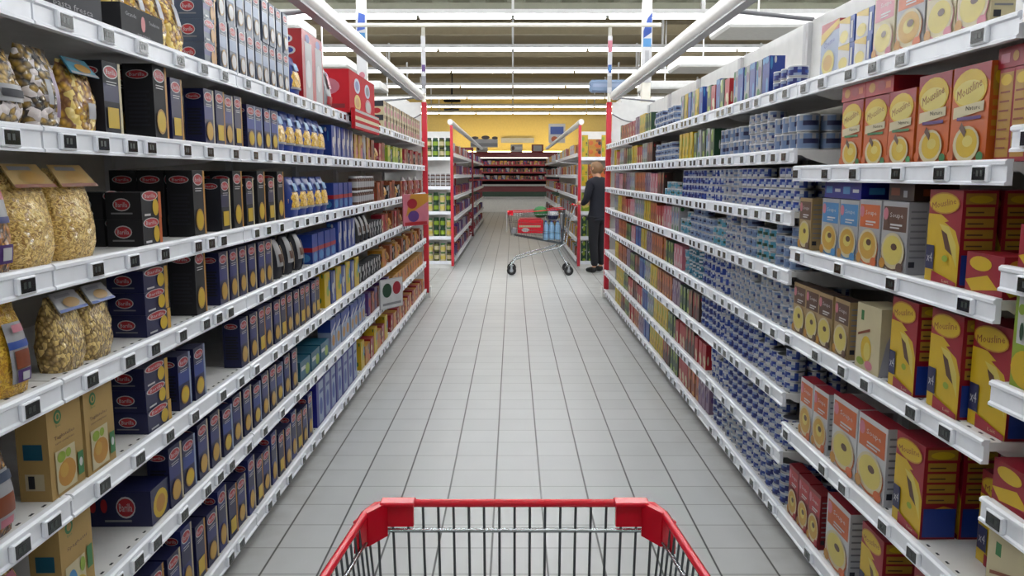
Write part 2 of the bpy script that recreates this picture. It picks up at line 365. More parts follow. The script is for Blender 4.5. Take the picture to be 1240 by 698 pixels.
pasta_box('fbn', 'flat navy pasta box with yellow pictures', .16, .066, .11, 'navy', None, 'yellow', 'pasta')
pasta_box('fbk', 'flat black pasta box with amber end', .13, .079, .105, 'black', None, 'yellow', 'orange')
pasta_box('fbo', 'flat blue pasta box with orange strip', .12, .078, .1, 'slate', 'navy2', 'amber', 'amber')
TPL['nb']['name'] = 'pasta_box'
box_tpl('lie', 'spaghetti_box', 'pasta box', 'navy box lying on its side', .13, .11, .2, 'navy', [('e',.5,.45,.4,.4,'yellow'),('e',.5,.45,.25,.25,'amber')], logo(.62,.55,.13,.26)+[('r',.3,.14,.7,.2,'grey'),('r',.05,.1,.07,.9,'navy2'),('e',.13,.6,.05,.2,'logo'),('e',.3,.6,.05,.2,'logo')])
box_tpl('deep', 'blue_carton', 'carton', 'deep blue tall carton with white front', .16, .25, .12, 'deep', [('r',.3,.03,.97,.97,'pale'),('e',.6,.4,.22,.2,'blue2'),('r',.4,.7,.9,.78,'blue')], [('r',.2,.3,.8,.34,'blue2'),('r',.3,.12,.7,.3,'pale')])
box_tpl('teal', 'teal_carton', 'carton', 'low teal carton with pasta picture', .2, .1, .14, 'teal', [('e',.7,.4,.2,.3,'lime'),('r',.1,.5,.5,.7,'white')], [('e',.6,.4,.3,.25,'olive')])
box_tpl('blur', 'blue_noodle_box', 'box', 'bright blue box with red band', .13, .16, .08, 'blue', [('r',.0,.4,1,.55,'red'),('e',.5,.22,.35,.16,'sky')], [('r',.0,.4,1,.55,'red'),('e',.5,.2,.35,.14,'sky')])
box_tpl('white', 'white_blue_carton', 'carton', 'white and blue carton with wavy print', .12, .19, .08, 'pale', [('r',0,.6,1,1,'blue'),('e',.5,.3,.3,.18,'amber'),('p',[(0,.5),(1,.75),(1,.85),(0,.6)],'white')], [('r',0,.6,1,1,'blue')])
box_tpl('kraft', 'kraft_pasta_box', 'pasta box', 'kraft cardboard box with green round mark', .15, .225, .075, 'kraft',
    [('e',.3,.86,.11,.075,'green'),('e',.3,.86,.07,.045,'kraft'),('e',.3,.86,.035,.03,'green'),('t','bio',.3,.77,.14,.03,'green'),('t','Tagliatelles',.45,.64,.6,.05,'brown',.0),('t','semi-completes',.45,.58,.55,.035,'brown'),
     ('r',.14,.04,.72,.5,'cream'),('e',.44,.22,.26,.15,'amber'),('e',.36,.26,.12,.08,'pasta'),('e',.3,.42,.12,.06,'lime'),('e',.5,.43,.08,.05,'lime'),('r',.76,.1,.93,.36,'green'),('e',.845,.24,.05,.05,'white')],
    [('r',.2,.45,.8,.62,'teal'),('r',.2,.12,.8,.3,'bone'),('r',.3,.14,.5,.28,'char')])
box_tpl('kraft2', 'kraft_pasta_box', 'pasta box', 'kraft cardboard box with blue corner print', .15, .235, .075, 'kraft',
    [('e',.3,.86,.12,.075,'green'),('e',.3,.86,.07,.045,'kraft'),('t','bio',.3,.77,.14,.03,'green'),('t','Spaghetti',.5,.63,.62,.05,'brown'),
     ('r',.1,.03,.7,.46,'cream'),('e',.28,.24,.15,.15,'sky'),('e',.48,.16,.2,.1,'yellow'),('r',.76,.25,.93,.5,'green'),('e',.6,.36,.08,.08,'lime')],
    [('r',.2,.45,.8,.62,'teal'),('r',.2,.12,.8,.3,'bone')])
def scatter(seed, n, cols, u0=.05, v0=.05, u1=.95, v1=.95, smin=.05, smax=.2):
    rr = random.Random(seed); out = []
    for i in range(n):
        u, v = rr.uniform(u0, u1), rr.uniform(v0, v1); a = min(rr.uniform(smin, smax), u, 1-u); c = min(rr.uniform(smin, smax), v, 1-v)
        out.append(('e', u, v, a, c, rr.choice(cols), 10))
    return out
# ---- right hand cartons
ML = 'Mousline'
def puree(key, look, w, h, d, topc, body, low, sidec='gold', blue=False):
    fr = [('r',0,.93,1,1,topc), ('p',[(0,.93),(0,.8),(.25,.93)],topc), ('p',[(1,.93),(1,.8),(.75,.93)],topc), ('e',.48,.76,.46,.2,'yellow',20), ('e',.48,.72,.4,.13,'lemon',20), ('t',ML,.48,.76,.66,.1,'rust',.18),
          ('p',[(.08,.46),(.9,.52),(.9,.62),(.08,.58)],'cream'), ('t','Nature',.62,.56,.38,.045,'char'), ('r',.2,.44,.85,.475,low)]
    fr += [('e',.5,.19,.36,.19,'cream',18), ('e',.52,.2,.29,.15,'yellow',18), ('e',.55,.22,.14,.06,'lemon',12), ('p',[(.3,.36),(.46,.26),(.5,.32),(.36,.42)],'brown'), ('e',.9,.06,.09,.05,'green',10), ('e',.1,.08,.09,.06,'orange',10)]
    sd = [('r',.1,.72,.9,.95,'gold'), ('e',.5,.85,.34,.09,'yellow')] + [('r',.12,.66-i*.1,.88,.72-i*.1,'amber') for i in range(5)]
    if blue: sd += [('r',0,0,1,.25,'blue'), ('p',[(.2,.25),(.5,.29),(.8,.25)],'amber')]
    box_tpl(key, 'puree_carton', 'carton', look, w, h, d, body, fr, sd, top=topc)
    TPL[key]['side'] = sidec
puree('po', 'orange puree carton with yellow oval', .165, .215, .06, 'crimson', 'orange', 'green')
puree('pp', 'orange puree carton with violet band', .165, .24, .06, 'crimson', 'orange', 'purple')
puree('pr', 'red and yellow puree carton', .15, .235, .07, 'red', 'crimson', 'red')
def yel(key, look, w, h, d, body='crimson', stamp='navy'):
    fr = [('p',[(0,0),(1,0),(1,.5),(.7,.66),(.4,.74),(0,.74)],'yellow'), ('p',[(.52,.66),(1,.72),(1,.42),(.86,.58)],'crimson'), ('p',[(.36,.64),(.66,.62),(.9,.44),(.96,.2),(.84,.3),(.62,.5)],'lemon'), ('p',[(.44,.58),(.62,.54),(.82,.32),(.6,.38)],'brown'),
          ('e',.48,.86,.46,.115,'amber',18), ('e',.48,.86,.43,.1,'yellow',18), ('t',ML,.48,.86,.72,.07,'rust',.1), ('e',.62,.28,.09,.035,'lime',10), ('r',.03,.14,.28,.4,stamp), ('t','x4',.155,.27,.17,.1,'white'),
          ('p',[(.25,.0),(.25,.13),(1,.05),(1,0)],'crimson'), ('t','Lait',.7,.045,.2,.03,'cream')]
    sd = [('r',.08,.86,.92,.97,'gold'), ('e',.5,.91,.34,.04,'yellow')] + [('r',.1,.74-i*.115,.9,.83-i*.115,'gold') for i in range(4)] + [('r',.15,.77-i*.115,.6,.785-i*.115,'brown') for i in range(4)] + [('r',.04,.03,.96,.34,'blue'), ('p',[(.35,.34),(.6,.37),(.9,.34)],'amber')]
    box_tpl(key, 'puree_carton', 'carton', look, w, h, d, body, fr, sd, top='crimson')
yel('yy', 'yellow puree carton with red corner', .16, .27, .1)
yel('yl', 'yellow and red puree carton', .17, .25, .09)
box_tpl('slim', 'slim_puree_carton', 'carton', 'slim golden carton shown side-on', .058, .215, .15, 'crimson', [('r',.06,.05,.94,.96,'gold'),('e',.5,.88,.36,.06,'yellow')]+[('r',.16,.74-i*.1,.8,.76-i*.1,'rust') for i in range(7)], [('r',.1,.1,.9,.9,'yellow')], top='crimson')
box_tpl('lidp', 'crimson_lying_box', 'box', 'crimson box lying flat', .118, .048, .15, 'crimson', [('r',.1,.25,.4,.7,'pink'),('e',.6,.5,.1,.25,'amber')], [('r',.3,.3,.7,.7,'pink')])
box_tpl('lidb', 'blue_lying_box', 'box', 'bright blue box lying flat', .155, .055, .13, 'deep', [('r',.1,.3,.45,.75,'sky'),('r',.6,.4,.9,.6,'white')], [('r',.2,.3,.6,.7,'sky')])
box_tpl('lidn', 'brown_lying_box', 'box', 'dark brown box lying flat', .155, .05, .13, 'dbrown', [('r',.1,.3,.45,.75,'rust'),('r',.6,.2,.75,.6,'lgrey')], [('r',.2,.3,.6,.7,'rust')])
def soup(key, look, w, h, d, label, bowl, body='lgrey', extra='brown', topc=None, word='Soupe'):
    fr = [('r',.05,.58,.95,.93,label), ('e',.14,.82,.1,.09,'pink',12), ('t',word,.56,.8,.5,.09,'white'), ('r',.34,.66,.8,.685,'white'), ('r',.34,.62,.7,.64,'white'),
          ('e',.5,.28,.47,.27,label,20), ('e',.5,.3,.45,.26,'cream',20), ('e',.5,.31,.38,.21,bowl,20), ('e',.5,.33,.2,.1,'lemon',14), ('e',.56,.36,.12,.05,extra,10), ('e',.12,.1,.12,.08,'amber',10), ('e',.82,.08,.14,.07,label,10)]
    sd = [('r',.12,.86-i*.09,.88,.885-i*.09,'grey') for i in range(8)] + [('r',.1,.1,.4,.18,'char')]
    box_tpl(key, 'soup_carton', 'carton', look, w, h, d, body, fr, sd, top=topc or label)
soup('sb', 'sky blue soup carton with yellow bowl', .155, .205, .06, 'sky', 'pasta', topc='deep')
soup('so', 'white and orange soup carton', .16, .21, .06, 'orange', 'pasta', topc='white')
soup('sw', 'white and brown soup carton', .16, .21, .06, 'brown', 'lemon', topc='white')
soup('sr', 'red-orange soup carton with bowl', .135, .23, .055, 'orange', 'pasta', body='white', topc='crimson')
soup('sr2', 'large orange soup carton with pale bowl', .2, .25, .06, 'orange', 'lemon', body='white', topc='crimson')
soup('sd', 'dark red soup carton', .11, .21, .05, 'red', 'pasta', body='dred', topc='dred')
soup('sbr', 'brown mushroom soup carton', .13, .2, .055, 'brown', 'lemon', body='tan', topc='dbrown')
soup('sp', 'pink and peach soup carton', .148, .2, .06, 'pink', 'lemon', body='cream', topc='orange')
box_tpl('cw', 'dessert_carton', 'carton', 'white-blue carton with yellow bowl', .16, .19, .06, 'pale', [('r',0,.82,1,1,'red'),('p',[(0,.62),(1,.9),(1,1),(0,.82)],'yellow'),('e',.45,.25,.36,.24,'lemon',18),('e',.45,.25,.26,.15,'pasta',16),('t','Creme',.5,.62,.6,.1,'blue',.15)], [('r',0,0,1,1,'blue'),('r',0,.8,1,1,'red')], top='red')
box_tpl('cs', 'stock_cube_box', 'box', 'small blue and yellow stock cube box', .13, .088, .06, 'blue2', [('r',0,0,.72,.9,'white'),('p',[(0,.9),(.72,.7),(.72,1),(0,1)],'yellow'),('e',.35,.3,.28,.24,'lemon'),('r',.8,.15,.92,.8,'white')], [('r',.2,.1,.8,.9,'sky')], top='dred')
box_tpl('lid', 'red_lying_box', 'box', 'red box lying flat', .185, .05, .15, 'red', [('e',.25,.5,.12,.3,'amber'),('e',.6,.5,.14,.3,'crimson'),('r',.75,.3,.92,.7,'orange')], [('r',.1,.2,.9,.8,'crimson')])
box_tpl('creamc', 'cream_carton', 'carton', 'cream carton with green leaf mark', .17, .215, .1, 'cream', [('r',.18,.75,.3,.9,'green'),('e',.45,.33,.22,.2,'yellow'),('e',.5,.3,.14,.14,'lemon'),('e',.24,.12,.16,.06,'lime'),('e',.6,.1,.16,.07,'pink'),('p',[(.1,.5),(.6,.62),(.6,.66),(.1,.54)],'rust')], [('p',[(0,0),(1,0),(1,1),(.7,1),(.2,.5)],'lgrey'),('r',.6,.1,.75,.3,'navy')])
box_tpl('bigwg', 'white_green_pouch', 'pouch', 'white pouch with green leaves and yellow base', .15, .24, .07, 'lime', [('r',.08,.42,.96,.97,'white')]+scatter(3,12,['green','dgreen','lime'],.15,.5,.9,.82,.04,.09)+[('t','Taboule',.52,.9,.6,.08,'char'),('e',.4,.2,.35,.18,'yellow'),('r',.6,.1,.95,.35,'pink')], [('r',.1,.1,.9,.9,'yellow')])
box_tpl('grc', 'green_cream_carton', 'carton', 'cream carton with green and blue bands', .1, .215, .06, 'cream', [('r',0,.3,1,.4,'green'),('r',0,0,1,.22,'navy'),('e',.5,.14,.3,.1,'orange')], [('r',0,.3,1,.4,'green'),('r',0,0,1,.22,'navy'),('e',.5,.14,.3,.1,'orange'),('r',.1,.8,.9,.88,'kraft')])
box_tpl('yc', 'yellow_tea_box', 'box', 'yellow box with round green badge', .12, .205, .08, 'yellow', [('e',.5,.4,.3,.16,'white'),('e',.5,.4,.24,.13,'dgreen'),('r',.2,.7,.8,.85,'char')], [('e',.5,.55,.4,.14,'white'),('e',.5,.55,.32,.11,'dgreen'),('r',.1,.1,.9,.3,'pasta')])
box_tpl('rty', 'red_sachet_box', 'box', 'low red and yellow box', .16, .1, .09, 'crimson', [('p',[(.0,.3),(.6,.5),(.9,.2),(.2,.05)],'yellow'),('e',.4,.75,.3,.18,'yellow')], [('p',[(.0,.3),(.6,.5),(.9,.2),(.2,.05)],'yellow'),('e',.4,.75,.3,.18,'amber')])
# ---- display boxes on the left
box_tpl('blackdisp', 'black_pasta_display', 'display box', 'large black display box with white script', .35, .2, .16, 'char', [('r',.49,0,.5,1,'black'),('t','La',.42,.42,.15,.3,'lgrey',.2),('t','pasta fresca',.62,.1,.5,.1,'grey'),('e',.78,.75,.08,.1,'olive')], [('r',.1,.1,.9,.9,'char')])
box_tpl('reddisp', 'red_display_box', 'display box', 'large red display box with four round pictures', .94, .27, .3, 'redmatte',
        [('e',.28,.7,.11,.18,'pale'),('e',.28,.7,.07,.12,'blue'),('e',.68,.7,.11,.18,'pale'),('e',.68,.7,.07,.12,'slate'),('e',.28,.3,.12,.19,'yellow'),('e',.28,.3,.07,.12,'amber'),('e',.7,.3,.13,.2,'pink'),('e',.7,.3,.1,.14,'lgrey'),('r',.0,.0,1,.06,'dred')], [('e',.5,.6,.3,.2,'pink'),('r',.1,.1,.9,.2,'dred')], top='crimson')
box_tpl('creamp', 'crispbread_packet', 'packet', 'cream crispbread packet with black end', .17, .115, .12, 'cream', [('r',0,.75,1,1,'tan'),('e',.5,.4,.3,.25,'pink'),('r',.85,0,1,1,'char')], [('r',0,.6,1,1,'char'),('e',.5,.3,.3,.2,'red')], top='dbrown')
box_tpl('redtall', 'tall_red_carton', 'carton', 'tall red and white carton', .22, .36, .14, 'red', [('r',.25,0,.9,.85,'lgrey'),('e',.55,.4,.22,.2,'white'),('e',.5,.9,.2,.06,'blue')], [('e',.4,.86,.26,.06,'white'),('e',.4,.86,.18,.04,'blue'),('e',.5,.7,.26,.06,'white'),('e',.5,.7,.18,.04,'blue'),('r',0,.3,.6,.55,'blue2'),('r',0,.05,.6,.3,'amber')])
# small far packets
def packet(key, look, w, h, d, body, seed, cols, name='snack_packet', cat='packet'):
    box_tpl(key, name, cat, look, w, h, d, body, scatter(seed, 4, cols, smin=.12, smax=.3), scatter(seed+50, 3, cols))
packet('pk_yp', 'yellow and pink packet', .13, .17, .08, 'pasta', 1, ['pink','crimson','lemon'])
packet('pk_pr', 'pink-brown packet', .13, .16, .08, 'rust', 2, ['pink','cream','dbrown'])
packet('pk_yg', 'yellow-green packet', .14, .15, .08, 'lime', 3, ['yellow','dgreen','lemon'])
packet('pk_rd', 'red and cream packet', .14, .15, .09, 'crimson', 4, ['cream','pink','dred'])
packet('pk_br', 'brown and orange packet', .15, .15, .1, 'rust', 5, ['orange','dbrown','cream','red'])
packet('pk_or', 'orange bread packet', .2, .14, .12, 'amber', 6, ['rust','orange','dbrown'])
packet('pk_wh', 'white and red packet', .13, .18, .07, 'lgrey', 7, ['red','pink','blue'])
packet('pk_bk', 'dark packet with white print', .1, .12, .08, 'char', 8, ['white','lgrey','brown'])
packet('pk_bl', 'blue and yellow packet', .12, .19, .07, 'blue', 9, ['yellow','sky','white'])
packet('pk_gy', 'yellow and green diagonal packet', .14, .2, .08, 'yellow', 10, ['green','lime','sky'])
packet('pk_dv', 'dark violet packet', .12, .17, .08, 'purple', 11, ['pink','white','red'])
# right-hand far goods
packet('g_yel', 'yellow narrow carton', .09, .172, .07, 'yellow', 21, ['lime','olive'], 'narrow_carton', 'carton')
packet('g_org', 'orange-brown narrow carton', .09, .172, .07, 'rust', 22, ['orange','amber'], 'narrow_carton', 'carton')
packet('g_pur', 'purple narrow carton', .08, .17, .07, 'mauve', 23, ['purple','white'], 'narrow_carton', 'carton')
packet('g_brn', 'dark brown narrow carton', .08, .17, .07, 'dbrown', 24, ['tan','red'], 'narrow_carton', 'carton')
packet('g_grn', 'green narrow carton', .09, .16, .07, 'dgreen', 25, ['lime','white'], 'narrow_carton', 'carton')
packet('g_blu', 'mid-blue narrow carton', .09, .172, .07, 'blue', 26, ['sky','white'], 'narrow_carton', 'carton')
packet('g_wht', 'whitish narrow carton', .08, .17, .07, 'lgrey', 27, ['mauve','sky','green'], 'narrow_carton', 'carton')
packet('g_pnk', 'pink narrow carton', .09, .16, .07, 'pink', 28, ['white','crimson'], 'narrow_carton', 'carton')
packet('g_red', 'red narrow carton', .09, .15, .07, 'red', 29, ['pink','cream'], 'narrow_carton', 'carton')

def bag_tpl(key, look, w, h, d, mat, patches=(), name='pasta_bag', cat='pasta bag', header=None, seed=0):
    rr = random.Random(seed + hash(len(key)) + int(w*1000)); b = MB(); NZ, NA = 12, 20
    def ring(t):
        f = 1 if t < .5 else max(0, 1 - ((t-.5)/.5)**2.2)
        bd = max(d/2*f*(.82+.18*math.sin(PI*min(t*1.6, 1))), .005); aw = w/2*(.93 + .07*math.sin(PI*min(t*1.2, 1)) - (.06 if t > .9 else 0)); return aw, bd
    def surf(u, t, e=0):   # u in -1..1 across the front
        aw, bd = ring(t); return (u*aw, -(bd+e)*(1-abs(u)**3)**.5 - e*.3, t*h)
    vs, fs = [], []
    wob = [[rr.uniform(-.09, .09) for _ in range(NA)] for _ in range(NZ+1)]
    for i in range(NZ+1):
        t = i/NZ; aw, bd = ring(t)
        for j in range(NA):
            a = 2*PI*j/NA; ca, sa = math.cos(a), math.sin(a); q = 1 + (wob[i][j] if 0 < i < NZ else 0)
            vs.append((aw*math.copysign(abs(ca)**.75, ca), bd*math.copysign(abs(sa)**.7, sa)*q, t*h))
    for i in range(NZ):
        for j in range(NA):
            j2 = (j+1) % NA; fs.append((i*NA+j, i*NA+j2, (i+1)*NA+j2, (i+1)*NA+j))
    fs.append(tuple(reversed(range(NA)))); fs.append(tuple(range(NZ*NA, NZ*NA+NA)))
    b.mesh_part(vs, fs, mat, True)
    for k, (u0, t0, u1, t1, col) in enumerate(patches):
        n = 5; vv = [surf(u0+(u1-u0)*i/n, t0+(t1-t0)*j/n, .006+.0012*k) for j in range(n+1) for i in range(n+1)]
        b.mesh_part(vv, [(j*(n+1)+i, j*(n+1)+i+1, (j+1)*(n+1)+i+1, (j+1)*(n+1)+i) for j in range(n) for i in range(n)], col, True)
    if header:   # folded card closing the top, tilted outwards
        c1, c2 = header
        pts = lambda e, z0, z1: [(-w*.47, -d*.42-e, h*z0), (w*.47, -d*.42-e, h*z0), (w*.40, -.006-e, h*z1), (-w*.40, -.006-e, h*z1)]
        P = pts(.006, .80, 1.04); Q = [(x, y+.004, z) for x, y, z in P]; b.mesh_part(P+Q, [(0,1,2,3),(7,6,5,4),(0,4,5,1),(1,5,6,2),(2,6,7,3),(3,7,4,0)], c1)
        def hp(u, v, e): 
            p = Vector(P[0]).lerp(Vector(P[1]), u); q = Vector(P[3]).lerp(Vector(P[2]), u); r = p.lerp(q, v); return (r.x, r.y-e, r.z+e)
        b.face([hp(u, v, .001) for u, v in ((.0,.0),(1,0),(1,.14),(0,.14))], c2)
        b.face([hp(.55+.3*math.cos(a), .4+.26*math.sin(a), .0015) for a in [2*PI*i/14 for i in range(14)]], 'gold')
        b.face([hp(u, v, .001) for u, v in ((.1,.72),(.7,.72),(.7,.88),(.1,.88))], 'grey')
    TPL[key] = dict(mesh=b.mesh(name), name=name, cat=cat, look=look, w=w, h=h*(1.04 if header else 1), d=d)
bag_tpl('tag', 'clear bag of pale ribbon pasta', .175, .225, .11, 'tagliatelle', header=('kraft', 'rust'))
bag_tpl('pen', 'clear penne bag with white header card', .13, .185, .09, 'penne', header=('lgrey', 'blue2'))
bag_tpl('yel', 'yellow pasta bag with striped label', .12, .2, .085, 'goldpasta', [(-.55,.14,.55,.8,'lgrey'),(-.55,.52,.55,.6,'blue2'),(-.4,.3,.4,.5,'rust'),(-.4,.15,.35,.29,'purple'),(-.2,.17,.2,.26,'white'),(-.3,.7,.3,.78,'pink')])
bag_tpl('gld', 'shiny golden pasta bag', .12, .2, .085, 'shells', [(-.3,.5,.2,.85,'lgrey')])
bag_tpl('mix', 'clear bag of mixed dark pasta', .135, .19, .09, 'mixpasta', [(-.3,.3,-.02,.6,'lgrey'),(.1,.15,.35,.7,'mauve')])
bag_tpl('mxg', 'pasta bag with green-edged card', .135, .18, .09, 'shells', [(-.2,.2,.3,.42,'lgrey')], header=('aqua', 'lgrey'))
bag_tpl('wlb', 'white and blue labelled pasta bag', .12, .225, .09, 'orangepasta', [(-.8,.5,.8,.95,'lgrey'),(-.8,.48,.8,.54,'navy2'),(-.5,.7,.5,.82,'red'),(-.4,.1,.4,.28,'purple'),(-.25,.13,.25,.25,'white')])
bag_tpl('dkl', 'dark pasta bag with white label', .13, .17, .09, 'mixpasta', [(-.7,.3,.8,.52,'lgrey'),(-.6,.36,.6,.46,'char')])
bag_tpl('org', 'orange pasta bag with white label', .13, .2, .09, 'orangepasta', [(-.5,.12,.6,.72,'lgrey'),(-.4,.25,.5,.46,'rust'),(-.35,.13,.3,.22,'pink'),(-.5,.6,.6,.7,'slate')])
bag_tpl('crm', 'cream-topped pasta bag', .14, .2, .1, 'penne', [(-.6,.5,.6,.9,'pink'),(-.4,.55,.4,.75,'white')])
bag_tpl('blb', 'blue bag with yellow window', .15, .2, .09, 'blue', [(-.96,.24,.96,.62,'goldpasta'),(-.9,.19,.9,.24,'lgrey'),(-.5,.66,.4,.84,'sky')])
bag_tpl('blk', 'black and white striped bag', .14, .19, .09, 'char', [(-.7,.3,.2,.95,'lgrey'),(.3,.1,.7,.8,'tan'),(-.5,.4,.1,.6,'brown')])
bag_tpl('wrb', 'white and red snack bag', .17, .24, .1, 'lgrey', [(-.7,.1,.7,.3,'red'),(-.4,.5,.4,.8,'pink'),(-.2,.8,.5,.9,'blue')], name='snack_bag', cat='snack bag')
bag_tpl('wrb2', 'white and red snack bag', .15, .19, .09, 'lgrey', [(-.7,.1,.7,.3,'red'),(-.4,.5,.4,.8,'pink')], name='snack_bag', cat='snack bag')
bag_tpl('brb', 'brown bread bag', .17, .15, .12, 'snackmix', [(-.6,.3,.6,.7,'amber')], name='bread_bag', cat='bread bag')

def jar_tpl(key, look, r, h, body, lid, label, name='jar', cat='jar'):
    b = MB(); b.lathe([(r*.92,0),(r,h*.06),(r,h*.2),(r,h*.62),(r,h*.72),(r*.8,h*.84),(r*.84,h*.85),(r*.84,h*.99),(r*.78,h)], 14, [body,body,label,body,body,lid,lid,lid])
    TPL[key] = dict(mesh=b.mesh(name), name=name, cat=cat, look=look, w=2*r, h=h, d=2*r)
jar_tpl('jbr', 'small brown jar with white lid', .035, .1, 'brown', 'white', 'lgrey')
jar_tpl('jgn', 'green jar with pale label', .045, .15, 'dgreen', 'dgreen', 'lime'); jar_tpl('jcr', 'cream jar with green lid', .045, .14, 'cream', 'green', 'lemon'); jar_tpl('jol', 'olive jar', .045, .15, 'olive', 'char', 'cream')
TIN = []
def tin_tpl(key, look, r, h, body, alt, mark, k=0):
    b = MB()
    def sm(i, j):
        if i == 3 and (j*5+k) % 7 < 3: return mark
        if i == 4 and (j*3+k) % 8 < 4: return alt
        if i == 2 and (j+k) % 6 < 2: return alt
        return None
    b.lathe([(r*.96,0),(r,.003),(r*.985,.006),(r*.985,h*.35),(r*.985,h*.62),(r*.985,h-.006),(r,h-.003),(r*.97,h),(r*.93,h-.003)], 16, ['tinmetal','tinmetal',body,body,body,'tinmetal','tinmetal','tinmetal'], segmats=lambda i, j: sm(i, j) if 2 <= i <= 4 else None)
    TPL[key] = dict(mesh=b.mesh('tuna_tin'), name='tuna_tin', cat='tin', look=look, w=2*r, h=h, d=2*r)
tin_tpl('t1', 'blue and white tin', .042, .045, 'blue', 'white', 'pale', 0); tin_tpl('t2', 'grey-blue tin', .042, .045, 'steel', 'pale', 'navy', 2); tin_tpl('t3', 'white tin with navy print', .042, .045, 'lgrey', 'steel', 'navy2', 1)
tin_tpl('t4', 'teal tin', .042, .045, 'teal', 'aqua', 'white', 3); tin_tpl('t5', 'navy tin', .042, .045, 'navy2', 'pale', 'blue2', 4); tin_tpl('t6', 'pale green tin', .042, .05, 'aqua', 'lgrey', 'dgreen', 5)
tin_tpl('t7', 'yellow-green tin', .04, .05, 'lime', 'yellow', 'dgreen', 5); tin_tpl('t8', 'tall grey-blue tin', .044, .07, 'steel', 'lgrey', 'navy', 2)
tin_tpl('t9', 'red tin', .04, .05, 'red', 'lgrey', 'crimson', 5)

# ------------------------------------------------------------------ putting goods on shelves
COUNT = {}; USED = {}
LV = {'L': ['top','second','third','fourth','fifth','sixth','bottom']}
SHELFWORD = {('L',i): 'left %s shelf' % w for i, w in enumerate(['top','second','third','fourth','fifth','sixth','bottom'])}
SHELFWORD.update({('S',i): 'right carton bay\'s %s shelf' % w for i, w in enumerate(['top','second','third','fourth','fifth','bottom'])})
SHELFWORD.update({('N',i): 'nearest right bay\'s %s shelf' % w for i, w in enumerate(['top','second','third','fourth','fifth','sixth','bottom'])})
SHELFWORD.update({('R',i): 'right tin shelves, %s level' % w for i, w in enumerate(['top','second','third','fourth','fifth','sixth','seventh','bottom'])})
ROWW = {0: '', 1: ', second row', 2: ', third row', 3: ', fourth row', 4:', fifth row'}
def put(key, zone, lv, Y, inset=.0, stack=1, jit=1.0, row=0, side_out=False, dz=0.0, rot=None, lift=0):
    t = TPL[key]; s = -1 if zone == 'L' else 1; X = XL if s < 0 else XR; Z = (LL if zone in 'LN' else LS if zone == 'S' else LR)[lv]
    out = []
    ck = (t['look'], zone, lv, row); 
    if not lift: COUNT[ck] = COUNT.get(ck, 0) + 1
    k = COUNT.get(ck, 1)
    for i in range(stack):
        o = bpy.data.objects.new(t['name'], t['mesh']); C.objects.link(o)
        a = (PI/2 if s < 0 else -PI/2) + random.uniform(-.022, .022)*jit
        if rot is not None: a += rot
        dd = t['w'] if (rot is not None and abs(rot) > .8) else t['d']
        o.location = (s*(X + .02 + inset + dd/2 + random.uniform(0, .006)*jit), Y, Z + .0008 + dz + i*(t['h']+.0006)); o.rotation_euler = (0, 0, a)
        pos = ''
        if stack > 1: pos = [', top', ', lowest'][i == 0] if stack < 3 or i in (0, stack-1) else ', ' + {1:'second',2:'third',3:'fourth'}[i] + ' up'
        if lift: pos = ', ' + lift
        tag(o, '%s, %s along %s%s%s' % (t['look'], ordn(k), SHELFWORD[(zone, lv)], ROWW[row], pos), t['cat'], '%s on the %s' % (t['cat'] + 's', SHELFWORD[(zone, lv)]))
        out.append(o)
    return out
ENDS = {}
def run(zone, lv, pa, pb, key, stack=1, gap=.008, inset=.0, row=0, jit=1.0, dz=0, rnd=0, grp=1):
    if gap == .03 and zone == 'R': grp, gap = 3, .012
    lo, hi = {'L': (-9, 9.825), 'N': (.6, 1.843), 'S': (1.858, 3.256), 'R': (3.27, 9.82)}[zone]
    "fill from photograph column pa (near end) towards pb (far end)"
    s = -1 if zone == 'L' else 1; X = (XL if s < 0 else XR) + .02 + inset; Z = (LL if zone in 'LN' else LS if zone == 'S' else LR)[lv] + .1
    y, y1 = max(lo, y_at(pa, X, Z), ENDS.get((zone, lv), -9) + .006), y_at(pb, X, Z); keys = key if isinstance(key, (list, tuple)) else [key]; i = 0
    first = True
    while True:
        k = keys[(i//grp) % len(keys)]; w = TPL[k]['w']
        if y + w > hi: break
        if y + w > y1 + w*.35 and not first: break
        put(k, zone, lv, y + w/2, inset=inset + (random.uniform(0, .02) if rnd else 0), stack=stack if isinstance(stack, int) else random.choice(stack), row=row, jit=jit, dz=dz)
        ENDS[(zone, lv)] = y + w + (.006 if 'bag' in TPL[k]['name'] else 0); y += w + gap; i += 1; first = False
    return y

def tray(ya, yb, z):
    b = MB(); W = yb-ya
    b.box(0,.008,-W/2,W/2,0,.085,'black'); b.box(-.16,-.152,-W/2,W/2,0,.085,'black'); b.box(-.152,0,-W/2,-W/2+.006,0,.085,'black'); b.box(-.152,0,W/2-.006,W/2,0,.085,'black')
    b.decals((.008,-W/2,0),(0,1,0),(0,0,1),(1,0,0),W,.085,[('t','Grande',.22,.72,.25,.13,'grey'),('e',.5,.55,.05,.26,'logo',12),('t','Tradizione',.77,.68,.26,.12,'grey'),('t','pasta artigianale',.5,.16,.3,.1,'grey')])
    o = b.obj('display_tray', loc=(-1.0835,(ya+yb)/2,z)); tag(o, 'low black printed tray in front of the golden pasta bags, left top shelf', 'tray')
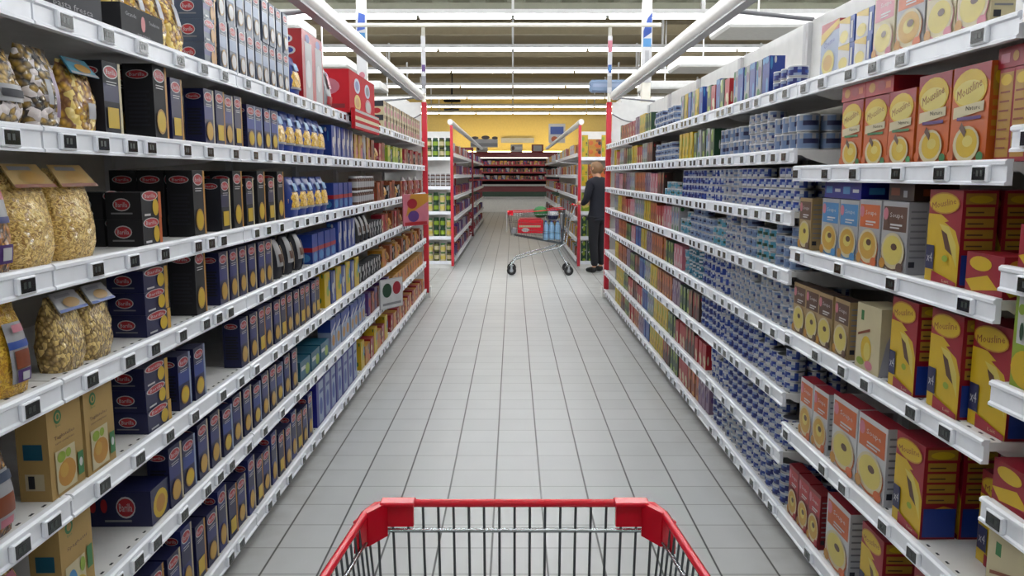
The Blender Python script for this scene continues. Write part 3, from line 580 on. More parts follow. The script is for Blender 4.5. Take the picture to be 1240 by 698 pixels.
# --- left wall of pasta
run('L',0, 22,128,'blackdisp')
run('L',0,133,224,'gld',1,.014, inset=.025, jit=0); tray(y_at(133,1.105,1.985)-.007, y_at(133,1.105,1.985)+.261, 1.886); 
run('L',0,248,262,'fbo',4); run('L',0,266,352,'lb',2,.022); run('L',0,356,366,'blb'); run('L',0,368,394,'redtall'); run('L',0,396,405,['wrb','pk_wh'],1,.03)
rd = put('reddisp','L',0,y_at(422,1.04,1.95)+.48,inset=-.045,dz=.009,jit=0)[0]
b = MB(); b.box(-.47,.47,-.182,-.156,-.1,.03,'redmatte',.003); b.decals((-.47,-.182,-.1),(1,0,0),(0,0,1),(0,-1,0),.94,.13,[('r',.01,.12,.99,.3,'lgrey'),('r',.01,.45,.99,.62,'cream'),('r',.01,.82,.99,.95,'lgrey')]); b.obj('tray_lip', rd)
run('L',0,465,508,'creamp',2,.02)
run('L',1,-8,28,'dkl'); run('L',1,26,78,'mix',1,.02); run('L',1,92,114,'mxg'); run('L',1,118,140,'bbr'); run('L',1,187,204,'bb'); put('bb','L',1,y_at(187,1.08,1.7)+.05,inset=.1,row=1); run('L',1,208,226,'nby'); run('L',1,248,300,['nb','nby'],1,.014); run('L',1,300,335,'nbs',1,.012)
run('L',1,337,400,'blb',1,.012); run('L',1,402,428,'pk_bl',1,.02); run('L',1,429,449,['pk_yp','pk_yp','pk_wh'],1,.03); run('L',1,450,468,['pk_pr','brb','pk_rd'],1,.03); run('L',1,470,488,['pk_yg','pk_bk','pk_yg'],1,.03); run('L',1,490,511,['pk_rd','pk_pr','pk_bk'],1,.03)
run('L',2,-22,12,'wlb'); run('L',2,12,124,'tag',1,.012); run('L',2,172,193,'fbk',2); put('fbk','L',2,y_at(172,1.08,1.4)+.065,inset=.112,stack=2,row=1); run('L',2,235,256,'bb',inset=0)
for q in (1,2): put('bb','L',2,y_at(235,1.08,1.4)+.05,inset=.095*q,row=q)
put('bb','L',2,y_at(300,1.08,1.4)+.05,inset=.095,row=1)
run('L',2,268,352,['bbr','bb'],1,.05); run('L',2,355,402,'blb',1,.01); run('L',2,404,430,'blur',1,.02)
run('L',2,433,455,'jbr',2,.012); run('L',2,457,487,['pk_br','pk_pr','brb','pk_bk'],1,.03); run('L',2,489,511,['pk_rd','wrb2','pk_br'],1,.03)
run('L',3,-46,56,'yel',1,.01); run('L',3,78,138,'pen',1,.01); run('L',3,178,205,'fbn',3); run('L',3,238,256,'bb',dz=0) ; run('L',3,266,330,'nt' if False else 'nb',1,.02); run('L',3,336,374,'blk',1,.04); run('L',3,378,408,'blur',1,.02)
run('L',3,410,432,'pk_bl',1,.02); run('L',3,434,446,'blk'); run('L',3,447,462,'pk_bk',1,.02); run('L',3,463,512,['pk_rd','pk_br','brb','pk_pr'],1,.03)
run('L',4,-22,30,'org',1,.004); run('L',4,62,140,'kraft',1,.006); run('L',4,178,206,'fbn',3); run('L',4,218,246,'nbs',1,.02); put('nb','L',4,y_at(218,1.08,.8)+.05,inset=.088,row=1); run('L',4,292,392,['nb','nb','nby'],1,.02); run('L',4,394,434,['pk_gy','pk_bl'],1,.02); run('L',4,436,462,'pk_bk',1,.02); run('L',4,463,512,['pk_or','brb','pk_br','pk_bk'],1,.03)
run('L',5,-60,56,'crm',1,.01); run('L',5,74,116,'kraft2'); 
put('lie','L',5, y_at(184,1.08,.5)+.07); put('nby','L',5,y_at(184,1.08,.5)+.05,inset=.21,row=1)
run('L',5,206,360,['nb','nbs','nb'],1,.022); run('L',5,364,400,'teal',1,.02); run('L',5,402,444,'white',1,.02); run('L',5,446,474,['pk_dv','pk_br'],1,.02); run('L',5,476,513,'pk_or',1,.02)
run('L',6,90,180,['nbs','nby'],1,.02); run('L',6,182,378,['nby','nb','nt'],1,.02); run('L',6,384,436,'deep',1,.01); run('L',6,438,472,['pk_gy','pk_or','pk_rd'],1,.02); run('L',6,474,514,['pk_rd','pk_or'],1,.02)
# --- right hand cartons
run('S',0,1200,1124,'sp',1,.006); run('S',0,1118,1064,['so','sp'],1,.01); run('S',0,1056,1018,'cs',2,.01); run('S',0,1013,958,'cw',1,.008)
# second carton shelf: orange puree
yb = y_at(1195, 1.14, 1.63)
y = yb
for k in ('pp','pp','po','po','po'):
    put(k,'S',1,y+TPL[k]['w']/2); y += TPL[k]['w'] + .013
for q in (y-.10, y-.29): put('lid','S',1,q,inset=-.002,lift='on top',dz=TPL['po']['h']+.002)
for q in (1.939, 1.879): put('slim','S',1,q,inset=.012,jit=.3)
put('lidp','S',1,1.924,inset=.012,lift='on top',dz=TPL['slim']['h']+.002)
run('S',2,1160,1120,'yl',1,.02); yy = y_at(1160,1.14,1.31)+.085; put('yl','S',2,yy,inset=.104,row=1); put('yl','S',2,1.965,inset=.17,row=1); put('yl','S',2,2.145,inset=.205,row=2)
put('rty','S',2,1.945); 
run('S',2,1097,1046,['sw','so'],1,.012); run('S',2,1040,992,'sb',1,.01); put('sbr','S',2,3.178)
for q in (y_at(1040,1.14,1.4)+.08, y_at(1040,1.14,1.4)+.245): put('lidb','S',2,q,inset=.004,lift='on top',dz=.208)
put('lidn','S',2,y_at(1097,1.14,1.4)+.08,inset=.02,lift='on top',dz=.213); put('sw','S',2,y_at(1097,1.14,1.31)+.08,inset=.072,row=1); put('sbr','S',2,3.178,inset=.068,row=1)
put('yy','S',3,1.938,inset=.03,jit=0); run('S',3,1162,1154,'yy',1,.09,inset=.01); run('S',3,1108,1082,'yy',1,.01); run('S',3,1064,1036,'creamc',1,.01); run('S',3,1026,958,'sbr',1,.008)
run('S',4,1113,1080,'yy',1,.03); put('yy','S',4,y_at(1113,1.14,.58)+.08,inset=.114,row=1); run('S',4,1070,1000,'sr2',1,.012); run('S',4,1000,944,'sr',1,.005); put('yl','S',4,1.97,inset=.1)
run('S',5,1066,1030,'yy',1,.02); put('yy','S',5,y_at(1066,1.14,.2)+.08,inset=.114,row=1); run('S',5,1026,994,'sr2',1,.02); run('S',5,992,948,'sd',1,.01); put('yy','S',5,2.125,inset=.02); put('yl','S',5,1.945,inset=.0,jit=0)
put('grc','N',1,1.775,inset=0); put('po','N',1,1.62)
put('sp','N',0,1.74); put('rty','N',2,1.74); put('yl','N',2,1.565); put('bigwg','N',3,1.745); put('rty','N',4,1.77); put('yc','N',4,1.62); put('creamc','N',5,1.755); put('rty','N',5,1.58)
# further columns behind, seen past the gaps
for lv in (1,2,3,4,5):
    pass
# --- tins and far goods on the closely spaced shelves
NT = 0; REST = []
def tins(lv, pa, pb, keys, hi, depth_first=3):
    global NT
    X = XR + .02; Z = LR[lv] + .1; y, y1 = y_at(pa, X, Z), y_at(pb, X, Z); y = max(y, 3.27, ENDS.get(('R', lv), -9) + .006); n = 0
    kk = list(keys); cur = random.choice(kk); left = random.randint(2, 5)
    while y < y1:
        if left == 0: cur = random.choice(kk); left = random.randint(2, 5)
        left -= 1
        w = TPL[cur]['w']; cols = depth_first if (n == 0) else 1
        st = max(1, int(hi/TPL[cur]['h'])) - (1 if random.random() < .25 else 0)
        for c in range(cols):
            if y < 4.14: put(cur,'R',lv, y+w/2, stack=st, inset=c*(w+.004), row=c); NT += st
            else:
                for i in range(st): REST.append((cur, XR+.02+w/2+random.uniform(0,.008), y+w/2, LR[lv]+.0008+i*(TPL[cur]['h']+.0005), random.uniform(0, 6)))
        ENDS[('R', lv)] = y + w; y += w + random.choice((.003, .004, .02)); n += 1
    return y
B1 = ['t1','t2','t3','t5','t2']; B2 = ['t1','t4','t3','t5']
run('R',0,958,932,'t8' if False else 't5',2,.01); run('R',0,930,885,['g_blu','g_wht'],1,.015); run('R',0,883,852,['g_red','g_grn','g_blu'],1,.015)
run('R',0,850,822,['g_blu','g_yel','g_wht'],1,.02); tins(0,816,792,['t2','t3'],.15); run('R',0,788,750,['g_grn','g_yel','g_pur','pk_rd','pk_br'],1,.03)
tins(1,1005,872,['t8','t2','t3','t8'],.195); run('R',1,864,840,['g_grn','g_wht'],1,.02); run('R',1,838,820,'g_yel',1,.02); tins(1,817,793,['t2','t4'],.16); run('R',1,790,744,['g_brn','g_wht','g_red','g_yel','g_grn'],1,.03)
tins(2,970,826,['t1','t3','t5','t6'],.19); tins(2,822,806,['t6','t3'],.12); run('R',2,803,744,['g_brn','g_pnk','g_pur','g_org','g_org','g_wht','g_pur'],1,.03)
tins(3,968,826,['t1','t3','t2','t6'],.19); run('R',3,822,744,['g_wht','g_pnk','g_red','g_org','g_yel','g_wht'],1,.03)
tins(4,965,850,['t1','t5','t3'],.19); tins(4,848,830,['t4','t6'],.19); run('R',4,826,744,['g_pnk','g_grn','g_org','g_org','g_pur','g_yel','g_blu'],1,.03)
tins(5,962,850,['t1','t5','t1'],.195); run('R',5,846,744,['g_brn','g_grn','g_pur','g_org','g_org','g_yel','g_wht','g_blu'],1,.03)
tins(6,960,858,['t1','t5','t4','t3'],.18); run('R',6,854,744,['g_red','g_brn','g_red','g_grn','g_yel','g_yel','g_wht','g_blu'],1,.03)
tins(7,952,862,['t1','t5','t3'],.195); run('R',7,858,744,['g_pur','g_org','g_red','g_grn','g_brn','g_yel','g_yel','g_blu'],1,.03)
print('INDIVIDUAL TINS', NT, 'REST', len(REST))
b = MB()
for key, x, yy, z, a in REST:
    me = TPL[key]['mesh']; ca, sa = math.cos(a), math.sin(a); nm = [m.name for m in me.materials]
    b.mesh_part([(x+v.co.x*ca-v.co.y*sa, yy+v.co.x*sa+v.co.y*ca, z+v.co.z) for v in me.vertices], [tuple(p.vertices) for p in me.polygons], [nm[p.material_index] for p in me.polygons], True)
o = b.obj('tinned_fish_stock'); tag(o, 'mass of small stacked fish tins filling the farther right shelves', 'tins', kind='stuff')

# signs clipped to the left shelves
b = MB(); b.box(-.005,.005,-.15,.15,-.12,.12,'lgrey',.002)
b.decals((.005,-.15,-.12),(0,1,0),(0,0,1),(1,0,0),.3,.24,[('r',.03,.03,.97,.97,'white'),('e',.3,.62,.2,.24,'dgreen'),('e',.72,.66,.18,.22,'crimson'),('r',.1,.12,.9,.2,'grey')])
b.decals((-.15,-.1205,-.12),(1,0,0),(0,0,1),(0,-1,0),.0,.0,[])
o = b.obj('price_sign', loc=(-.975, y_at(470,1.0,.55), .56), rz=-.5); tag(o, 'white price card clipped to a low shelf of the left shelving', 'sign')
b = MB(); b.box(-.006,.006,-.19,.19,-.15,.15,'pink',.002)
b.decals((.006,-.19,-.15),(0,1,0),(0,0,1),(1,0,0),.38,.3,[('p',[(.1,.3),(1,.75),(1,1),(.3,1)],'amber'),('e',.4,.3,.22,.18,'purple'),('e',.35,.7,.2,.16,'crimson'),('r',.05,.02,.95,.12,'red')])
o = b.obj('promotion_sign', loc=(-.93, y_at(503,.93,1.2), 1.17), rz=-.55); tag(o, 'pink and orange promotion card beside the red post, left shelving', 'sign')

# end frames with red posts, white panels, tubes and lamps
PAL.update(postred=(196,40,56), bluegrey=(112,132,160)); ROUGH.update(postred=.35)
for s, X, XB in ((-1, 1.04, 1.6), (1, 1.13, 1.68)):
    side = 'left' if s < 0 else 'right'; Y = 9.905
    r = empty('shelving_end_screen', (s*X, Y, 0)); tag(r, 'white end panel edged by a red post closing the %s shelving' % side, 'end frame')
    b = MB(); xa, xb = sorted((s*.06, s*(XB-X))); b.box(xa, xb, -.015, .015, .06, 2.36, 'soffit'); b.obj('panel', r)
    b = MB(); xa, xb = sorted((s*-.01, s*.05)); b.box(xa, xb, -.045, .02, .06, 2.36, 'postred', .006); b.obj('post', r)
    b = MB(); xa, xb = sorted((s*-.035, s*-.012)); b.box(xa, xb, -.06, .03, 0, .14, 'soffit', .004); b.box(min(0,s*(XB-X)), max(0,s*(XB-X)), -.06, .03, 0, .06, 'soffit'); b.obj('foot', r)
    b = MB(); pts = [(s*(.06+.49*t), -.02, 2.22-.09*math.sin(PI*t)) for t in [i/10 for i in range(11)]]; b.tube(pts, .008, 'grey', 6); b.obj('cable', r)
    # light tube running the length of the shelving
    X2 = -1.1 if s < 0 else 1.2
    o = empty('light_tube', (X2, 5, 2.43)); tag(o, 'thick round white tube running above the %s shelving' % side, 'tube')
    b = MB(); b.tube([(0,-4.0,0),(0,4.78,0),(0,4.84,-.01)], [.056,.056,.036], 'soffit', 16); b.obj('tube_body', o)
    b = MB(); b.box(-.03, .03, -3.9, 4.7, -.062, -.05, 'grey'); b.obj('underside_strip', o)
    for k, q in enumerate((-3.4, -.4, 4.6)):
        b = MB(); b.tube([(0,q,-.04),(s*(XB-abs(X2)-.03),q,-.085)], .012, 'grey', 6); b.obj('bracket', o)
    # pole above the end post, dressed with small banners
    p = empty('banner_pole', (s*X+s*.02, Y-.01, 2.365)); tag(p, 'thin white pole with small coloured banners standing on the %s end post' % side, 'pole')
    b = MB(); b.tube([(0,0,0),(0,0,.86)], .022, 'beamwhite', 10); b.obj('pole', p)
    b = MB(); b.box(-.026,.026,-.03,-.024,.1,.76,'white'); b.decals((-.026,-.03,.1),(1,0,0),(0,0,1),(0,-1,0),.052,.66,[('r',0,.72,1,.92,'pink'),('r',.1,.36,.9,.5,'blue2'),('e',.5,.43,.3,.04,'sky'),('r',0,.1,1,.3,'lgrey')] if s>0 else [('r',.1,.38,.9,.5,'purple'),('r',0,.08,1,.3,'grey')]); b.obj('banner', p)
    # structural column with posters
    cx = -1.84 if s < 0 else 1.63
    c = empty('support_column', (cx, 10.2, 0)); tag(c, 'slim white steel column with a blue poster behind the %s shelving end' % side, 'column')
    b = MB(); b.box(-.055,.055,-.055,.055,0,4.64,'beamwhite',.008); b.obj('shaft', c)
    b = MB(); z0 = 2.62; b.box(-.06,.06,-.064,-.056,z0,z0+.84,'white')
    b.decals((-.06,-.064,z0),(1,0,0),(0,0,1),(0,-1,0),.12,.84,[('r',.05,.05,.95,.95,'white'),('p',[(.1,.62),(.9,.7),(.95,.98),(.5,.9),(.1,.72)],'blue2'),('r',.1,.5,.9,.62,'sky'),('r',.3,.1,.7,.45,'lgrey')] if s>0 else [('p',[(.1,.72),(.9,.75),(.95,.95),(.3,.98)],'blue2'),('r',.1,.6,.9,.7,'sky'),('e',.5,.1,.3,.05,'pink')]); b.obj('poster', c)
o = MB(); o.tube([(-2.1,0,0),(1.75,0,0)], .024, 'beamwhite', 10); o = o.obj('cross_tube', loc=(0,9.895,3.255)); tag(o, 'thin white tube crossing above the aisle between the two poles', 'tube')
b = MB(); b.box(-.235,.235,-.05,.05,-.075,.075,'bluegrey',.025); b.decals((-.235,-.05,-.075),(1,0,0),(0,0,1),(0,-1,0),.47,.15,[('r',.08,.42,.92,.68,'pale')])
o = b.obj('aisle_sign', loc=(1.16,10.02,2.56)); tag(o, 'rounded blue-grey aisle sign held out from the right tube', 'sign')

# ------------------------------------------------------------------ beyond the cross aisle
def jar_stack(x0, x1, Y, zs, keys, nrow, lab):
    i = 0
    for zi, z in enumerate(zs):
        x = x0; 
        col = 0
        while x < x1:
            k = keys[(zi) % len(keys)]; k = k[col % len(k)]; t = TPL[k]
            for q in range(nrow):
                if z + (q+1)*t['h'] > z + .36: continue
                o = bpy.data.objects.new(t['name'], t['mesh']); C.objects.link(o); o.location = (x+t['w']/2, Y+t['d']/2, z+.001+q*(t['h']+.001)); o.rotation_euler = (0,0,random.uniform(-.05,.05))
                tag(o, '%s, %s along %s, %s shelf down%s' % (t['look'], ordn(col+1), lab, ordn(5-zi), ', upper' if q else ''), t['cat'], 'goods on %s' % lab)
            x += t['w'] + .012; col += 1
for s, X in ((-1, .96), (1, 1.05)):
    side = 'left' if s < 0 else 'right'
    # end shelves facing us
    Xa, Xb = sorted((s*(X+.03), s*(X+.95))); Y = 13.0
    r = empty('end_shelving', ((Xa+Xb)/2, Y, 0)); tag(r, 'end-of-aisle shelving facing the camera beyond the cross aisle, %s side' % side, 'shelving')
    W = (Xb-Xa)/2; zs = [.12, .52, .92, 1.32, 1.78]
    b = MB(); b.box(-W, W, .42, .44, 0, 2.2, 'soffit'); b.obj('back_panel', r)
    for z in zs:
        b = MB(); b.box(-W, W, .0, .42, z-.03, z, 'shelf'); b.box(-W, W, -.01, .0, z-.05, z+.004, 'rail'); b.obj('shelf', r)
    b = MB(); b.box(-W, W, 0, .42, 0, .07, 'soffit'); b.obj('plinth', r)
    b = MB(); q = -s*(W+.02); b.box(q-.022, q+.022, -.02, .03, .04, 2.275, 'postred'); b.obj('post', r)
    lab = '%s end shelving' % side
    if s < 0: jar_stack(Xa+.02, Xb-.02, Y+.03, zs, [('jol','jcr'),('jgn','jgn','jcr'),('jgn','jcr'),('jbr','jbr'),('jgn','jol')], 2, lab)
    else:
        jar_stack(Xa+.02, Xb-.02, Y+.03, zs, [('g_grn','g_grn','pk_bk'),('g_grn','pk_yg'),('pk_yg','pk_rd'),('g_yel','g_org','pk_or'),('g_yel','pk_or')], 2, lab)
    # the aisle side of the second run of shelving
    for k in range(2):
        y0 = 13.5 + k*6.2; y1 = y0 + (5.4 if k == 0 else 7)
        unit(s, X, X+.5, y0, y1, [1.85,1.5,1.15,.8,.45,.12], 'shelving run beyond the cross aisle, %s side, %s' % (side, 'nearer' if k == 0 else 'farther'), top=2.2, tag_step=0, back='soffit', names='shelving_run')
        for li, z in enumerate([1.85,1.5,1.15,.8,.45,.12]):
            y = y0 + .08; n = 0
            keys = (['pk_dv','pk_rd','pk_wh','pk_pr'] if s < 0 else ['pk_wh','pk_yp','pk_br','g_wht','pk_rd'])
            while y < y1 - .2:
                kx = random.choice(keys); t = TPL[kx]; o = bpy.data.objects.new('grocery_packet', t['mesh']); C.objects.link(o)
                o.location = (s*(X+.03+t['d']/2), y+t['w']/2, z+.001); o.rotation_euler = (0,0,-s*PI/2*-1 if s < 0 else -PI/2); n += 1
                tag(o, '%s, %s along %s %s run, %s shelf down' % (t['look'], ordn(n), side, 'nearer' if k == 0 else 'farther', ordn(li+1)), 'packet', 'packets on the second shelving run')
                y += t['w'] + (.16 if k == 0 else .55) + random.uniform(0,.1)
    b = MB(); b.tube([(0,0,0),(0,13,0)], .045, 'soffit', 12); o = b.obj('light_tube', loc=(s*(X+.03), 13.0, 2.33)); tag(o, 'white tube above the farther %s shelving run' % side, 'tube')
# red header frame on the left run
b = MB(); 
for za, zb in ((2.08,2.14),(.05,.12)): b.box(-.02,.42,-.02,.02,za,zb,'dred')
for xa in (-.02,.39): b.box(xa,xa+.04,-.02,.02,.05,2.14,'dred')
o = b.obj('red_portal_frame', loc=(-1.36+.0,19.3,0)); tag(o, 'dark red upright frame halfway along the far left shelving run', 'frame')

# back wall: refrigerated cabinet, lamps, signs
r = empty('refrigerated_cabinet', (0, 33.2, 0)); tag(r, 'long open refrigerated cabinet with red canopy against the yellow wall', 'refrigerator')
def part(name, mb): return mb.obj(name, r)
b = MB(); b.box(-3,3,.0,1.2,0,.55,'soffit'); part('base', b)
b = MB(); b.box(-3,3,-.1,.02,.55,.62,'white'); b.box(-3,3,-.1,.02,1.05,1.12,'white'); part('bumper_rail', b)
b = MB(); b.box(-3,3,.0,.05,.62,.82,'dgreen'); part('lower_grille', b)
b = MB(); b.box(-3,3,.0,.05,.82,1.05,'dred'); part('red_band', b)
b = MB(); b.box(-3,3,1.1,1.2,.55,2.3,'char'); part('back_panel', b)
b = MB(); b.box(-3,3,-.05,1.2,2.2,2.42,'dred',.02); part('canopy', b)
b = MB(); b.box(-2.9,2.9,.1,.16,2.17,2.2,'coldlight'); part('lamp', b)
for z in (1.3, 1.6, 1.9):
    b = MB(); b.box(-3,3,.2,1.1,z-.03,z,'soffit'); b.box(-3,3,.17,.2,z-.04,z+.02,'red'); part('shelf', b)
i = 0
for li, z in enumerate((1.3, 1.6, 1.9)):
    x = -1.35; n = 0
    while x < 1.3:
        k = random.choice(['pk_rd','pk_dv','pk_pr','pk_wh','g_brn','pk_yp']); t = TPL[k]; o = bpy.data.objects.new('chilled_packet', t['mesh']); C.objects.link(o); o.location = (x+t['w']/2, 33.2+.24+t['d']/2, z+.001); n += 1
        tag(o, '%s in the far refrigerated cabinet, %s along its %s shelf' % (t['look'], ordn(n), ['lower','middle','upper'][li]), 'packet', 'chilled packets in the far cabinet'); x += t['w'] + .03
for x, c in ((-1.25,'left'), (0.15,'middle'), (1.0,'right')):
    b = MB(); b.box(-.24,.24,-.02,.02,0,.3,'lgrey' if c != 'right' else 'dred',.005)
    if c == 'right': b.decals((-.24,-.02,0),(1,0,0),(0,0,1),(0,-1,0),.48,.3,[('r',.14,.12,.86,.85,'lgrey')])
    else: b.decals((-.24,-.02,0),(1,0,0),(0,0,1),(0,-1,0),.48,.3,[('e',.2,.5,.12,.3,'brown'),('r',.4,.3,.95,.7,'white')])
    o = b.obj('header_sign', loc=(x,33.2,2.42)); tag(o, '%s of the small header signs standing on the red cabinet canopy' % c, 'sign')
o = MB(); o.box(-2.9,2.9,-.06,.06,0,.06,'warmlight'); o = o.obj('wall_wash_lamp', loc=(0,34.2,2.42)); tag(o, 'warm strip lamp on top of the cabinet lighting the yellow wall', 'lamp')
b = MB(); b.box(-.5,.5,-.03,.03,-.15,.15,'lgrey'); b.decals((-.55,-.03,-.17),(1,0,0),(0,0,1),(0,-1,0),1.1,.34,[('r',.05,.15,.95,.5,'grey'),('e',.2,1.05,.12,.16,'dbrown'),('e',.55,1.1,.14,.2,'dbrown'),('e',.86,1.05,.1,.16,'dbrown')])
o = b.obj('hanging_category_sign', loc=(-1.05,30,2.65)); tag(o, 'pale hanging category sign with dark pictures before the yellow wall', 'sign')
for q in (-.5,.5): pass
b = MB(); b.box(-.28,.28,-.03,.03,-.32,.32,'white'); b.decals((-.28,-.03,-.32),(1,0,0),(0,0,1),(0,-1,0),.56,.64,[('r',.1,.45,.9,.85,'blue2'),('e',.35,.2,.2,.15,'orange')])
o = b.obj('blue_hanging_sign', loc=(1.5,28,2.9)); tag(o, 'white sign with a blue panel hanging beyond the right shelving run', 'sign')
b = MB(); b.box(-.7,.7,-.03,.03,-.1,.1,'lgrey'); o = b.obj('wall_sign', loc=(.2,34.9,2.95)); tag(o, 'small pale sign on the yellow back wall', 'sign')
b = MB(); b.box(-.28,.28,-.15,.15,-.04,.04,'black',.02); b.box(-.1,.1,-.1,.1,.04,.1,'black'); b.tube([(0,0,.1),(0,0,.98)],.02,'black',6); o = b.obj('ceiling_camera', loc=(-2.05,28,3.98)); tag(o, 'black device hanging from the ceiling, upper one of the pair', 'device')
b = MB(); b.box(-.28,.28,-.12,.12,-.03,.03,'black',.012); b.tube([(0,.1,.03),(0,.1,1.05)],.02,'black',6); o = b.obj('ceiling_projector', loc=(-2.3,31,3.93)); tag(o, 'black device hanging from the ceiling, lower one of the pair', 'device')

# ------------------------------------------------------------------ shopping carts
def cart(name, label, loc, rz, full=False):
    r = empty(name, loc, rz); tag(r, label, 'shopping cart')
    # local: front of the basket at y=0, handle towards -y, rim z .95
    FW, RW, LEN, ZT, ZB = .245, .30, .86, .95, .46
    def hw(y, z): return (FW + (RW-FW)*(-y/LEN)) - .05*(ZT-z)/(ZT-ZB)
    def yf(z): return -.05*(ZT-z)/(ZT-ZB)*1.6
    def zb(y): return ZB + .14*(1+y/LEN)         # basket floor rises towards the front
    b = MB(); c = .045
    b.tube([(-RW,-LEN,ZT+.05),(-hw(-.3,ZT),-.3,ZT+.005),(-FW,-c,ZT),(-FW+.012,-.012,ZT),(-FW+c,0,ZT),(FW-c,0,ZT),(FW-.012,-.012,ZT),(FW,-c,ZT),(hw(-.3,ZT),-.3,ZT+.005),(RW,-LEN,ZT+.05)], .0068, 'cartred', 10); b.obj('rim', r)
    for s in (-1, 1):   # moulded corner guard wrapped on the inside of the corner
        b = MB(); 
        def slab(p0, p1, z0, z1, th, d0=0, d1=0):
            (xa, ya), (xb, yb) = p0, p1; d = Vector((xb-xa, yb-ya, 0)).normalized(); n = Vector((-d.y, d.x, 0))*th
            v = [(xa,ya,z0+d0),(xb,yb,z0+d1),(xb,yb,z1),(xa,ya,z1)]; v += [(p[0]+n.x,p[1]+n.y,p[2]) for p in v]
            b.mesh_part(v, [(0,1,2,3),(7,6,5,4),(0,4,5,1),(1,5,6,2),(2,6,7,3),(3,7,4,0)], 'cartred')
        slab((s*(FW-.075),-.012),(s*(FW-.026),-.012), ZT-.037, ZT+.007, .012*s)
        slab((s*(FW-.032),-.014),(s*(FW-.006),-.055), ZT-.052, ZT+.006, .010*s)
        slab((s*(FW-.006),-.05),(s*(FW+.004),-.085), ZT-.05, ZT+.004, .008*s)
        b.box(*sorted((s*(FW-.078), s*(FW-.02))), -.022, .006, ZT+.001, ZT+.0085, 'cartred', .002)
        b.obj('corner_guard', r)
    # wires
    b = MB(); n = 18
    for i in range(n+1):
        x = -FW+.012 + (2*FW-.024)*i/n; xb = x*(FW-.05)/FW; b.tube([(x,0,ZT),(x*.97,-.02,.82),(xb,yf(zb(0)),zb(0))], .0022, 'wire', 6, caps=False)
    b.obj('front_wires', r)
    for s in (-1, 1):
        b = MB()
        for i in range(1, 33):
            y = -i*.026; b.tube([(s*hw(y,ZT),y,ZT-(y/LEN)*.03),(s*hw(y,zb(y)),y-.03,zb(y))], .002, 'wire', 6, caps=False)
        b.obj('side_wires', r)
    b = MB()
    for i, z in enumerate((.905,.8,.7,.62)):
        rr = .0042 if i == 0 else .0026; b.tube([(-hw(-LEN,z),-LEN,z+(.03 if i == 0 else -.03*i)),(-hw(-.05,z),-.05,z),(-hw(-.02,z)+.02,yf(z),z),(hw(-.02,z)-.02,yf(z),z),(hw(-.05,z),-.05,z),(hw(-LEN,z),-LEN,z+(.03 if i == 0 else -.03*i))], rr, 'chrome' if i == 0 else 'wire', 6)
    b.obj('cross_wires', r)
    b = MB()
    for i in range(12):
        x = -.19+i*.0345; b.tube([(x,-.1,zb(0)),(x*1.25,-LEN,zb(-LEN))], .0022, 'wire', 5)
    for i in range(8): y = -.1-i*.105; b.tube([(-hw(y,zb(y)),y,zb(y)),(hw(y,zb(y)),y,zb(y))], .0024, 'wire', 5)
    b.obj('basket_floor', r)
    b = MB()
    for i in range(16): x = -.27+i*.036; b.tube([(x,-LEN,ZT+.04),(x*.9,-LEN+.03,zb(-LEN))], .0022, 'wire', 5)
    b.obj('rear_gate', r)
    b = MB()
    for s in (-1, 1):
        b.tube([(s*.2,-.04,.14),(s*.2,-.12,.24),(s*.22,-.3,.3),(s*.25,-LEN+.1,.42),(s*.27,-LEN-.02,.5),(s*.285,-LEN-.06,.8),(s*.29,-LEN-.15,1.05)], .0125, 'chrome', 10)
        b.tube([(s*.25,-LEN+.1,.42),(s*.24,-LEN+.04,.28),(s*.24,-LEN-.06,.14)], .0125, 'chrome', 10)
    b.tube([(-.2,-.06,.17),(.2,-.06,.17)], .011, 'chrome', 8); b.tube([(-.25,-LEN+.1,.42),(.25,-LEN+.1,.42)], .011, 'chrome', 8)
    b.obj('chassis', r)
    b = MB(); b.tube([(-.3,-LEN-.15,1.05),(.3,-LEN-.15,1.05)], .015, 'cartred', 12); b.obj('handle', r)
    b = MB(); b.box(-.22,.22,-LEN+.035,-LEN+.05,.7,.92,'lgrey',.004); b.obj('child_seat', r)
    for s in (-1, 1):
        for y, fr in ((-.06, 1), (-LEN-.06, 0)):
            x = s*(.2 if fr else .24); b = MB(); b.box(x-.022,x-.017,y-.014,y+.014,.062,.152,'chrome'); b.box(x+.017,x+.022,y-.014,y+.014,.062,.152,'chrome'); b.box(x-.022,x+.022,y-.03,y+.03,.145,.155,'chrome')
            cs = b.obj('caster', r); b = MB(); b.lathe([(.006,x-.013),(.03,x-.013),(.032,x-.015),(.06,x-.015),(.07,x-.008),(.07,x+.008),(.06,x+.015),(.032,x+.015),(.03,x+.013),(.006,x+.013)], 20, ['hubgrey','rubber','rubber','rubber','rubber','rubber','rubber','rubber','hubgrey'], cx=y, cy=.071, axis='x'); b.obj('wheel', cs)
    if full:
        b = MB(); z0, z1 = .66, .93; v = [(-.21,.016,z0),(.21,.016,z0),(.235,.016,z1),(-.235,.016,z1)]; v += [(p[0],.004,p[2]) for p in v]
        b.mesh_part(v, [(0,1,2,3),(7,6,5,4),(0,4,5,1),(1,5,6,2),(2,6,7,3),(3,7,4,0)], 'lgrey'); b.obj('advert_panel', r)
    return r
cart('shopping_cart', 'wire shopping cart with a red rim and red corner guards, pushed by the camera', (.003,1.305,0), 0)
cx, cy = -.08, 12.32
far = cart('shopping_cart', 'loaded wire shopping cart crossing the aisle beside the person', (cx,cy,0), PI/2, True)
def at_cart(dx, dy, z): return (cx+dx, cy+dy, z)
